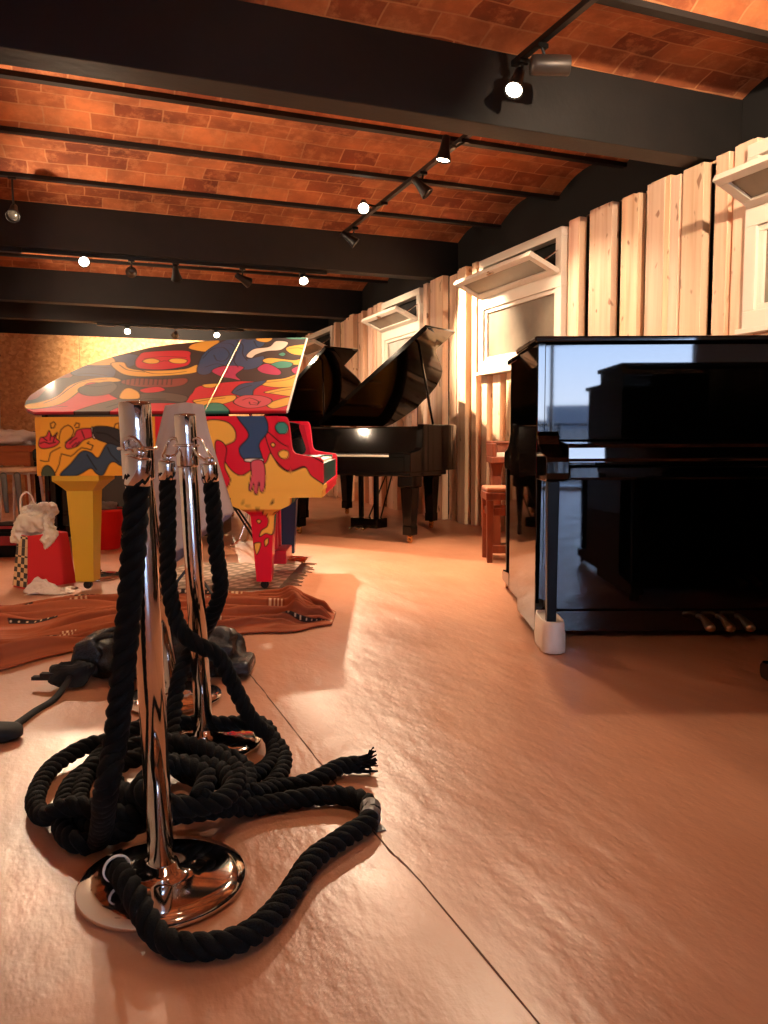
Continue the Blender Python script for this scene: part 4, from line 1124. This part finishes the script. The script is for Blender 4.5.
# ------------------------------------------------------------------ stanchions
def stanchion(label, base, top, extra=None):
    b = Vector(base); t = thing('rope_stanchion', label, 'stanchion', b, 0, 'chrome rope stanchions')
    tp = Vector(top) - b
    bm = new_bm(); lathe(bm, [(.02, .002), (.155, .002), (.162, .006), (.163, .012), (.158, .019), (.13, .026), (.07, .033), (.034, .038), (.03, .05), (.02, .05)], 56)
    obj('base', bm, M['chrome'], t, smooth=True)
    bm = new_bm(); d = tp.normalized(); q = d.to_track_quat('Z', 'Y'); L = tp.length
    mt = q.to_matrix().to_4x4()
    lathe(bm, [(.02, .04), (.0255, .04), (.0255, L - .30), (.0255, L - .004), (.0235, L), (.008, L)], 40, mt); obj('pole', bm, M['chrome'], t, smooth=True)
    bm = new_bm(); lathe(bm, [(.0265, L - .145), (.0295, L - .14), (.0295, L - .006), (.0275, L + .001), (.006, L + .003)], 40, mt); obj('head_sleeve', bm, M['chrome'], t, smooth=True)
    bm = new_bm(); c = d * (L - .085)
    tube(bm, [c + Vector((math.cos(a) * .0335, math.sin(a) * .0335, 0)) for a in [i * math.pi / 16 for i in range(33)]], .0032, 8); obj('hook_ring', bm, M['chrome'], t, smooth=True)
    return t
stanchion('nearest chrome stanchion, whole round base in view', fl(-.438, 1.498), fl(-.462, 1.498, .94))
stanchion('second chrome stanchion, behind the nearest, two ropes clipped to its sides', fl(-.516, 2.221), fl(-.548, 2.221, .94))
stanchion('third chrome stanchion hidden behind the nearest one, edge of its base showing', fl(-.712, 2.62), fl(-.80, 2.62, .93))
stanchion('chrome stanchion far back under the painted piano by its yellow leg', fl(-1.826, 5.025), fl(-1.84, 5.025, .94))

# ------------------------------------------------------------------ ropes
def rope(label, pts, clip_at, r=.023, end=None):
    P = [fl(*p) for p in pts]
    t = thing('barrier_rope', label, 'rope', (0, 0, 0), 0, 'black barrier ropes')
    path = smooth_path(P, .006)
    T, U = frames(path)
    bm = new_bm(); pitch = .085; s = 0.0; ang = [0.0]
    for a, b in zip(path[:-1], path[1:]):
        s += (b - a).length; ang.append(2 * math.pi * s / pitch)
    for k in range(3):
        st = []
        for i, p in enumerate(path):
            a = ang[i] + k * 2 * math.pi / 3
            st.append(p + (U[i][0] * math.cos(a) + U[i][1] * math.sin(a)) * (r * .50))
        tube(bm, st, r * .545, 7)
    obj('cord', bm, M['rope'], t, smooth=True)
    # chrome ferrule and snap hook at the stanchion end
    p0 = P[0]; d = (P[0] - P[1]).normalized(); q = d.to_track_quat('Z', 'Y')
    mt = Matrix.Translation(p0) @ q.to_matrix().to_4x4()
    bm = new_bm(); lathe(bm, [(.019, -.022), (.0225, -.02), (.0225, .026), (.021, .030), (.01, .031)], 28, mt); obj('ferrule', bm, M['chrome'], t, smooth=True)
    bm = new_bm(); c = Vector(clip_at); a0 = p0 + d * .031
    mid = (a0 + c) / 2; up = Vector((0, 0, 1)); sd = (fl(1, 0) - fl(0, 0)).normalized()
    loop = [a0 + up * .0, a0 + up * .010 + sd * .012, mid + sd * .017, c + sd * .014 + up * .012, c + up * .02, c - sd * .013 + up * .010, mid - sd * .016, a0 - sd * .012 + up * .008, a0]
    tube(bm, smooth_path(loop, .006), .0042, 8)
    tube(bm, [a0, a0 + up * .016], .009, 10)
    obj('snap_hook', bm, M['chrome'], t, smooth=True)
    pe = path[-1]; de = (path[-1] - path[-4]).normalized(); qe = de.to_track_quat('Z', 'Y'); me_ = Matrix.Translation(pe) @ qe.to_matrix().to_4x4()
    if end == 'ring':
        bm = new_bm(); tube(bm, [me_ @ Vector((math.cos(a) * .024, math.sin(a) * .024, .0)) for a in [i * math.pi / 20 for i in range(41)]], .0028, 8); o = obj('end_ring', bm, M['white_rubber'], t, smooth=True); o['label'] = 'pale ring binding the rope end'
    if end == 'frayed':
        bm = new_bm(); rf = random.Random(4)
        for i in range(46):
            a = rf.uniform(0, 6.28); rr = rf.uniform(.0, .019); b0 = me_ @ Vector((rr * math.cos(a), rr * math.sin(a), -.02))
            sp = rf.uniform(.3, 1.3); b1 = me_ @ Vector((rr * math.cos(a) * (1 + sp * .8), rr * math.sin(a) * (1 + sp * .8), .018)); b2 = me_ @ Vector((rr * math.cos(a) * (1 + sp * 1.6) + rf.uniform(-.008, .008), rr * math.sin(a) * (1 + sp * 1.6) + rf.uniform(-.008, .008), rf.uniform(.02, .042)))
            b1.z = max(b1.z, .004); b2.z = max(b2.z, .003)
            tube(bm, [b0, b1, b2], .0022, 5)
        obj('frayed_end', bm, M['rope'], t)
    return t, path
clip1 = fl(-.461, 1.462, .855)
ra, pa_ = rope('black rope clipped to the nearest stanchion, looping round the front of its base', ROPE_A, clip1, end='ring')
# grey tape wound round the bend of that rope
i0 = min(range(len(pa_)), key=lambda i: (pa_[i] - fl(-.045, 1.75, .024)).length)
bm = new_bm(); tube(bm, pa_[i0 - 4:i0 + 6], lambda t: .0235 + .0015 * math.sin(9 * t), 16); v0 = len(bm.verts)
box(bm, pa_[i0].x - .006, pa_[i0].x + .018, pa_[i0].y - .05, pa_[i0].y - .022, .001, .003)
o = obj('tape', bm, M['tape'], ra); o['label'] = 'grey tape wound round the rope'
rope('black rope from the left hook of the second stanchion, with the frayed end', ROPE_B, fl(-.578, 2.205, .855), end='frayed')
rope('black rope from the right hook of the second stanchion, passing behind its pole', ROPE_C, fl(-.514, 2.205, .855))

# ------------------------------------------------------------------ rug on the floor
bot = [(-1.93, 2.80), (-1.455, 2.97), (-1.241, 3.30), (-.938, 3.432), (-.644, 3.497), (-.384, 3.565), (-.246, 3.68)]
top = [(-2.40, 4.08), (-2.1, 4.12), (-1.81, 4.15), (-1.466, 4.26), (-1.19, 4.32), (-.92, 4.42), (-.635, 4.45), (-.41, 4.30), (-.243, 3.93)]
def along(poly):
    d = [0]
    for a, b in zip(poly[:-1], poly[1:]): d.append(d[-1] + math.hypot(b[0] - a[0], b[1] - a[1]))
    return lambda t: (float(np.interp(t * d[-1], d, [p[0] for p in poly])), float(np.interp(t * d[-1], d, [p[1] for p in poly])))
fb, ft = along(bot), along(top)
rfo = random.Random(21)
FOLDS = [(rfo.uniform(.05, .92), .08 + .84 * k / 22 + rfo.uniform(-.02, .02), rfo.uniform(.035, .075), rfo.uniform(.018, .034), rfo.uniform(-.22, .22), rfo.uniform(.13, .30), rfo.uniform(0, 6)) for k in range(23)]
def rug_h(u, v):
    h = 0
    for cu, cv, am, wd, sl, ln, ph in FOLDS:
        d = (v - cv - sl * (u - cu) - .025 * math.sin(9 * u + ph)) / wd; r_ = (u - cu) / ln
        if abs(d) < 4 and abs(r_) < 1.6: h = max(h, am * math.exp(-abs(d) ** 1.35) * math.exp(-r_ ** 4))
    h += .05 * math.exp(-((u - .84 - .04 * math.sin(5 * v)) / .022) ** 2) * math.sin(math.pi * v) + .005 * math.sin(24 * u + 9 * v) + .004 * math.sin(31 * v - 6 * u) + .008
    e = min(1, v / .07, (1 - v) / .08, (1 - u) / .05)
    e = max(0, e); e = e * e * (3 - 2 * e)
    return .004 + max(0, h) * e
def rug_f(u, v):
    a, b = fb(u), ft(u); wob = .014 * math.sin(41 * u) * (1 - v)
    h = rug_h(u, v)
    return fl(a[0] + (b[0] - a[0]) * v, a[1] + (b[1] - a[1]) * v + wob - .75 * max(0, h - .012), h + .006)
bm = new_bm(); NU, NV = 320, 220; grid(bm, rug_f, NU, NV)
rug = obj('rug', bm, M['rug'], None, smooth=True, solid=.008)
tag(rug, 'rumpled rust orange woven rug with dark patterned bands on the floor before the painted piano', 'rug')
base = np.array(lin((158, 80, 44))); dk = np.array(lin((38, 22, 18))); wt = np.array(lin((226, 190, 150))); br_ = np.array(lin((140, 62, 30)))
C = np.zeros(((NU + 1) * (NV + 1), 3)); k = 0
for i in range(NU + 1):
    u = i / NU
    for j in range(NV + 1):
        v = j / NV; c = base * (1 + .07 * math.sin(240 * v + 3 * u))
        for vb, wb in ((.20, .016), (.60, .020), (.86, .014)):
            q = v - vb - .012 * math.sin(6 * u)
            if abs(q) < wb * .7 and (math.sin(34 * u + vb * 9) > -.15 or u > .84): c = dk if not (abs(q) < wb * .3 and math.sin(420 * u) > .75) else wt
            if wb < abs(q) < wb + .05 and .42 < (u * 3.1 + vb * 1.7) % 1 < .56: c = wt if math.sin(620 * u) > .3 else br_
        C[k] = c; k += 1
put_paint(rug, C)
# fringe of the grey rug that lies under the painted piano
rg = thing('rug', 'flat grey patterned rug with a fringe lying under the painted piano', 'rug', (0, 0, 0))
gu = [fl(-1.42, 4.52, .003), fl(-.62, 4.62, .003), fl(-.58, 5.55, .003), fl(-1.40, 5.60, .003)]
bm = new_bm(); grid(bm, lambda a, b: (gu[0] * (1 - a) + gu[1] * a) * (1 - b) + (gu[3] * (1 - a) + gu[2] * a) * b + Vector((0, 0, .003 + .001 * math.sin(40 * a))), 60, 60)
o = obj('pile', bm, M['rug'], rg, solid=.004)
C = np.array([np.array(lin((150, 126, 106))) if (math.sin(50 * a) * math.sin(46 * b) > -.1) else np.array(lin((206, 178, 152))) for a in np.linspace(0, 1, 61) for b in np.linspace(0, 1, 61)])
put_paint(o, C)
bm = new_bm(); rf = random.Random(9)
for i in range(30):
    t = i / 29; p = gu[1] * (1 - t) + gu[2] * t; d = (fl(1, 0) - fl(0, 0)) * rf.uniform(.07, .13) + (fl(0, 1) - fl(0, 0)) * rf.uniform(-.02, .02)
    tube(bm, [p + Vector((0, 0, .003)), p + d * .5 + Vector((0, 0, .006)), p + d + Vector((0, 0, .001))], .004, 5)
M['fringe'] = mat('dark_fringe', (120, 92, 70), .9)
obj('fringe', bm, M['fringe'], rg)

# ------------------------------------------------------------------ black bag with its strap
bg_ = thing('bag', 'crumpled black leather bag with a strap on the floor behind the stanchions', 'bag', fl(-.82, 2.93))
bg_.rotation_euler = (0, 0, row)
bm = new_bm(); blob(bm, (0, 0, .075), .31, .115, .092, 5, .10, 40, 20, pw=.7); crinkle(obj('body', bm, M['leather'], bg_, smooth=True), .05, .07, 4, 2)
bm = new_bm()
for s in (0, 1):
    pth = smooth_path([(-.25, -.06 + s * .10, .10), (-.22, -.07 + s * .1, .155), (-.10, -.075 + s * .1, .165), (-.03, -.06 + s * .1, .13)], .01); tube(bm, pth, .011, 8)
obj('handle', bm, M['leather'], bg_, smooth=True)
bm = new_bm(); prism(bm, [(-.33, .03), (-.30, .14), (-.24, .158), (-.20, .10), (-.22, .02)], 'y', -.105, .09); obj('end_flap', bm, M['leather'], bg_, bevel=.012)
bm = new_bm(); box(bm, .20, .33, -.10, .06, .008, .07); obj('side_pocket', bm, M['leather'], bg_, bevel=.02)
sp = [fl(*p) for p in ((-1.10, 2.76, .06), (-1.10, 2.70, .035), (-1.105, 2.60, .010), (-1.12, 2.50, .008), (-1.12, 2.38, .012), (-1.115, 2.31, .02))]
inv = (Matrix.Translation(bg_.location) @ Matrix.Rotation(row, 4, 'Z')).inverted()
bm = new_bm(); tube(bm, [inv @ v for v in smooth_path(sp, .02)], .011, 8)
obj('strap', bm, M['webbing'], bg_, smooth=True)
bm = new_bm(); c = inv @ fl(-1.11, 2.77, .045); blob(bm, c, .075, .05, .042, 8, .3, 20, 12)
for dx, dz in ((-.13, -.012), (-.10, .0)): box(bm, c.x + dx, c.x - .02, c.y - .03, c.y - .005, c.z + dz, c.z + dz + .012)
obj('strap_knot', bm, M['webbing'], bg_)
bm = new_bm(); c = inv @ fl(-1.125, 2.275, .022); blob(bm, c, .062, .05, .024, 2, .06, 24, 12); obj('shoulder_pad', bm, M['webbing'], bg_, smooth=True)

# ------------------------------------------------------------------ grey cover hanging on a stand
stt = thing('music_stand', 'slim black stand under the grey cloth, between stanchions and painted piano', 'stand', fl(-1.03, 4.22, .012)); stt.rotation_euler = (0, 0, row)
bm = new_bm(); tube(bm, [(0, 0, .10), (0, 0, 1.0)], .010, 10); obj('pole', bm, M['iron'], stt)
for k in range(3):
    a = R(90 + 120 * k); bm = new_bm(); tube(bm, [(0, 0, .20), (.17 * math.cos(a), .12 * math.sin(a), .012)], .008, 8); obj('leg', bm, M['iron'], stt)
bm = new_bm(); box(bm, -.055, .055, -.008, .008, .96, 1.035); obj('desk', bm, M['iron'], stt, bevel=.003)
cl_top = [(-.115, .012), (-.03, -.022), (.04, -.022), (.085, .01), (.06, .03), (-.04, .032)]
cl_bot = [(-.40, .05, .06), (-.26, -.10, .08), (-.02, -.13, .30), (.20, -.07, .468), (.225, .06, .475), (-.10, .09, .20)]
def closed(tab):
    k = len(tab)
    def f(u):
        x = u * k; i = int(x) % k; t = x - int(x); a, b = tab[i], tab[(i + 1) % k]; return [p + (q - p) * t for p, q in zip(a, b)]
    return f
ct, cb = closed(cl_top), closed(cl_bot)
def cloth_f(u, v):
    a, b = ct(u), cb(u); z = 1.052 - .012 * abs(a[0]) * 10 + (b[2] - 1.05) * v; w_ = .010 * v * math.sin(2 * math.pi * u * 9)
    return Vector((a[0] + (b[0] - a[0]) * v + w_, a[1] + (b[1] - a[1]) * v + w_ * .7, z))
bm = new_bm(); V = grid(bm, cloth_f, 90, 40, closed_u=True); bm.faces.new([r_[0] for r_ in V])
o = obj('dust_cover', bm, M['grey_cloth'], None, smooth=True, solid=.004); o.location = stt.location; o.rotation_euler = stt.rotation_euler
tag(o, 'grey cloth hanging in a tall tapered shape behind the two near stanchions', 'cloth')

# ------------------------------------------------------------------ things at the left
bk = thing('bucket', 'red plastic bucket standing on the floor right of the yellow piano leg', 'bucket', fl(-2.24, 6.42))
bm = new_bm(); lathe(bm, [(.02, .0), (.098, .0), (.103, .01), (.118, .18), (.128, .185), (.137, .30), (.146, .305), (.148, .325), (.139, .328), (.130, .30), (.115, .19), (.098, .02), (.02, .012)], 40); obj('body', bm, M['red_plastic'], bk, smooth=True)
bm = new_bm(); tube(bm, smooth_path([(-.146, 0, .31), (-.14, -.08, .325), (-.06, -.145, .33), (.06, -.145, .33), (.14, -.08, .325), (.146, 0, .31)], .02), .004, 6); obj('handle', bm, M['iron'], bk)
bm = new_bm(); blob(bm, (-.02, .0, .325), .105, .095, .05, 3, .25); o = crinkle(obj('rag', bm, M['grey_stuff'], None, smooth=True), .05, .05, 3, 1); o.location = fl(-2.24, 6.42)
tag(o, 'grey green rag lying in the red bucket', 'rag')

def paper_bag(bm, w0, d0, h, w1, d1, t=.003):
    A = [(-w0, -d0, 0), (w0, -d0, 0), (w0, d0, 0), (-w0, d0, 0)]; B = [(-w1, -d1, h), (w1, -d1, h), (w1, d1, h), (-w1, d1, h)]
    a = [bm.verts.new(v) for v in A]; b = [bm.verts.new(v) for v in B]; c = [bm.verts.new((v[0] * .97, v[1] * .95, h)) for v in B]; d = [bm.verts.new((v[0] * .97, v[1] * .95, .01)) for v in A]
    bm.faces.new(a); bm.faces.new(d)
    for X_, Y_ in ((a, b), (b, c), (c, d)):
        for i in range(4): bm.faces.new([X_[i], X_[(i + 1) % 4], Y_[(i + 1) % 4], Y_[i]])
rb_ = thing('paper_bag', 'red paper carrier bag with a chequered side, beside the yellow piano leg', 'bag', fl(-2.06, 4.80)); rb_.rotation_euler = (0, 0, row + R(52))
bm = new_bm(); paper_bag(bm, .155, .085, .315, .125, .06); obj('body', bm, M['red_paper'], rb_, bevel=.004)
bm = new_bm(); A = [(-.1565, -.083, .012), (-.1565, .083, .012), (-.127, .058, .31), (-.127, -.058, .31)]
va = [bm.verts.new(v) for v in A]; vb = [bm.verts.new((v[0] - .002, v[1], v[2])) for v in A]; bm.faces.new(va); bm.faces.new(vb)
for i in range(4): bm.faces.new([va[i], va[(i + 1) % 4], vb[(i + 1) % 4], vb[i]])
o = obj('chequered_gusset', bm, M['check'], rb_); o['label'] = 'cream and black chequered side of the bag'
wb = thing('plastic_bag', 'crumpled white plastic bag with a loop handle stuffed in the red paper bag', 'bag', fl(-2.09, 4.78, .0)); wb.rotation_euler = (0, 0, row)
bm = new_bm(); blob(bm, (0, 0, .36), .118, .075, .13, 12, .22, 40, 22, flat=False); crinkle(obj('body', bm, M['plastic_bag'], wb, smooth=True), .09, .06, 4, 2)
bm = new_bm(); tube(bm, smooth_path([(-.09, .0, .45), (-.085, .0, .53), (-.05, 0, .565), (-.015, 0, .53), (.0, .0, .455)], .01), .006, 8); obj('handle', bm, M['white_cloth'], wb, smooth=True)
def crumple(u, v):
    x, y = (u - .5) * .25, (v - .5) * .20
    e = max(0, 1 - 2 * abs(u - .5)) * max(0, 1 - 2 * abs(v - .5))
    return Vector((x + .02 * math.sin(9 * v), y + .02 * math.sin(7 * u), .006 + .14 * e ** .9 * (.55 + .45 * math.sin(5 * u + 2 * v)) + .012 * (1 + math.sin(21 * u + 5 * v)) * e))
bm = new_bm(); grid(bm, crumple, 40, 30); o = obj('tissue_sheet', bm, M['white_cloth'], None, smooth=True, solid=.004); o.location = fl(-1.93, 4.56); o.rotation_euler = (0, 0, row + .2)
crinkle(o, .03, .05, 3, 1)
tag(o, 'crumpled off-white cloth on the floor at the foot of the red paper bag', 'cloth')

bx = thing('box', 'low red and black cardboard box under the white stool', 'box', fl(-2.86, 6.06)); bx.rotation_euler = (0, 0, row + R(4))
bm = new_bm(); box(bm, -.19, .19, -.11, .11, .0, .20); obj('body', bm, M['lacquer_soft'], bx, bevel=.004)
bm = new_bm(); box(bm, -.195, .195, -.115, .115, .185, .245); obj('lid', bm, M['lacquer_soft'], bx, bevel=.004)
bm = new_bm(); box(bm, -.1925, .1925, -.1125, .1125, .09, .16); o = obj('band', bm, M['dark_red'], bx)
bm = new_bm(); box(bm, -.1965, .1965, -.1165, .1165, .215, .236); o = obj('lid_band', bm, M['dark_red'], bx)

sl = thing('stool', 'stool with a pale round seat on white tube legs at the left edge', 'stool', fl(-2.97, 6.55)); sl.rotation_euler = (0, 0, row)
bm = new_bm(); lathe(bm, [(.02, .615), (.165, .615), (.185, .625), (.187, .645), (.18, .655), (.02, .655)], 40); obj('seat', bm, M['tan_wood'], sl, smooth=False, bevel=.004)
for k in range(4):
    a = R(45 + 90 * k); bm = new_bm(); tube(bm, smooth_path([(.02 * math.cos(a), .02 * math.sin(a), .608), (.13 * math.cos(a), .13 * math.sin(a), .604), (.155 * math.cos(a), .155 * math.sin(a), .57), (.20 * math.cos(a), .20 * math.sin(a), .0)], .02), .0115, 10); obj('leg', bm, M['white_metal'], sl, smooth=True)
bm = new_bm(); tube(bm, [(.182 * math.cos(a), .182 * math.sin(a), .20) for a in [i * math.pi / 20 for i in range(41)]], .008, 8); obj('foot_ring', bm, M['white_metal'], sl, smooth=True)

tb_ = thing('table', 'orange brown wooden table behind the stool at the left edge', 'table', fl(-3.32, 7.35)); tb_.rotation_euler = (0, 0, row)
bm = new_bm(); box(bm, -.46, .26, -.30, .30, .775, .83); obj('tabletop', bm, M['orange_wood'], tb_, bevel=.005)
bm = new_bm()
for x, y in ((-.42, -.27), (.20, -.27), (.20, .25), (-.42, .25)): pass
box(bm, -.40, .20, -.27, -.25, .655, .775); box(bm, -.40, .20, .25, .27, .655, .775); box(bm, -.42, -.40, -.25, .25, .655, .775); box(bm, .18, .20, -.25, .25, .655, .775); obj('apron', bm, M['orange_wood'], tb_, bevel=.003)
for x, y in ((-.40, -.24), (.17, -.24), (.17, .24), (-.40, .24)):
    bm = new_bm(); frustum(bm, x, y, 0, .66, .02, .02, .032, .032); obj('leg', bm, M['orange_wood'], tb_, bevel=.003)
bm = new_bm(); blob(bm, (0, 0, .06), .25, .16, .072, 21, .22, 36, 18); o = crinkle(obj('cloth_bundle', bm, M['white_cloth'], None, smooth=True), .08, .09, 3, 1); o.location = fl(-3.36, 7.25, .83); o.rotation_euler = (0, 0, row)
tag(o, 'bundled white cloth lying on the orange brown table', 'cloth')
bm = new_bm(); box(bm, -.10, .12, -.06, .06, .0, .13); box(bm, -.08, .02, -.05, .05, .131, .17); o = obj('small_case', bm, M['lacquer_soft'], None, bevel=.01); o.location = fl(-3.16, 7.52, .83); o.rotation_euler = (0, 0, row)
tag(o, 'small black case on the table against the chipboard wall', 'case')
for k, (dx, hgt) in enumerate(((-.05, .30), (.06, .36))):
    bm = new_bm(); tube(bm, smooth_path([(dx, -.19, .60), (dx + .01, -.215, .55), (dx + .02, -.20, .60 - hgt)], .02), lambda t: .028 * (1 - .4 * t), 10)
    for v in bm.verts: v.co.y = -.205 + (v.co.y + .205) * .5
    o = obj('hanging_sleeve', bm, M['grey_stuff'], None, smooth=True); o.location = fl(-2.97, 6.55 - .005); o.rotation_euler = (0, 0, row)
    tag(o, 'grey cloth strip hanging from the stool seat, %s of two' % ('left' if k == 0 else 'longer right one'), 'cloth')

# ------------------------------------------------------------------ brown furniture by the planked wall
cs = thing('keyboard_console', 'reddish brown wooden keyboard console at the planked wall, mostly behind the uprights', 'keyboard', fl(1.18, 6.02)); cs.rotation_euler = (0, 0, row)
bm = new_bm(); box(bm, -.385, .30, -.16, .20, .69, .735); obj('keybed', bm, M['red_wood'], cs, bevel=.005)
bm = new_bm(); box(bm, -.385, -.355, -.16, .20, .735, .835); box(bm, .27, .30, -.16, .20, .735, .835); obj('cheeks', bm, M['red_wood'], cs, bevel=.006)
bm = new_bm(); box(bm, -.355, .27, .02, .20, .735, .835); box(bm, -.385, .30, -.02, .205, .835, .85); obj('top', bm, M['red_wood'], cs, bevel=.005)
bm = new_bm()
for i in range(26): box(bm, -.353 + i * .0239, -.3298 + i * .0239, -.15, .015, .737, .765)
obj('white_keys', bm, M['ivory'], cs)
for x in (-.325, .25):
    bm = new_bm(); prism(bm, [(x - .05, .69), (x - .035, .62), (x - .032, .06), (x + .032, .06), (x + .035, .62), (x + .05, .69)], 'y', .02, .16); obj('leg', bm, M['red_wood'], cs, bevel=.004)
bm = new_bm(); box(bm, -.36, .285, .0, .17, .0, .06); obj('foot_rail', bm, M['red_wood'], cs, bevel=.005)
bn = thing('piano_bench', 'reddish brown wooden bench with a padded tan seat before the brown keyboard', 'bench', fl(1.00, 5.70)); bn.rotation_euler = (0, 0, row)
bm = new_bm(); box(bm, -.29, .22, -.16, .16, .44, .495); obj('seat_frame', bm, M['red_wood'], bn, bevel=.006)
bm = new_bm(); box(bm, -.285, .215, -.155, .155, .495, .53); obj('cushion', bm, M['seat_cloth'], bn, bevel=.012)
for x in (-.26, .19):
    for y in (-.13, .13):
        bm = new_bm(); frustum(bm, x, y, 0, .44, .019, .019, .024, .024); obj('leg', bm, M['red_wood'], bn, bevel=.003)
bm = new_bm()
for y in (-.13, .13): box(bm, -.24, .17, y - .010, y + .010, .33, .385)
for x in (-.26, .19): box(bm, x - .0095, x + .0095, -.11, .11, .331, .384)
obj('stretcher', bm, M['red_wood'], bn, bevel=.003)

# low black stool with chrome legs in the shade under the painted piano
st = thing('piano_stool', 'black round stool with thin chrome legs seen under the painted piano', 'stool', fl(-1.08, 6.55)); st.rotation_euler = (0, 0, row)
bm = new_bm(); lathe(bm, [(.02, .40), (.15, .40), (.165, .415), (.165, .45), (.15, .465), (.02, .47)], 32); obj('seat', bm, M['lacquer_soft'], st, bevel=.003)
for k in range(4):
    a = R(30 + 90 * k); bm = new_bm(); tube(bm, smooth_path([(.03 * math.cos(a), .03 * math.sin(a), .398), (.05 * math.cos(a), .05 * math.sin(a), .25), (.12 * math.cos(a), .12 * math.sin(a), .06), (.20 * math.cos(a), .20 * math.sin(a), .012)], .02), .011, 8); obj('leg', bm, M['chrome'], st, smooth=True)

bpy.context.view_layer.update()
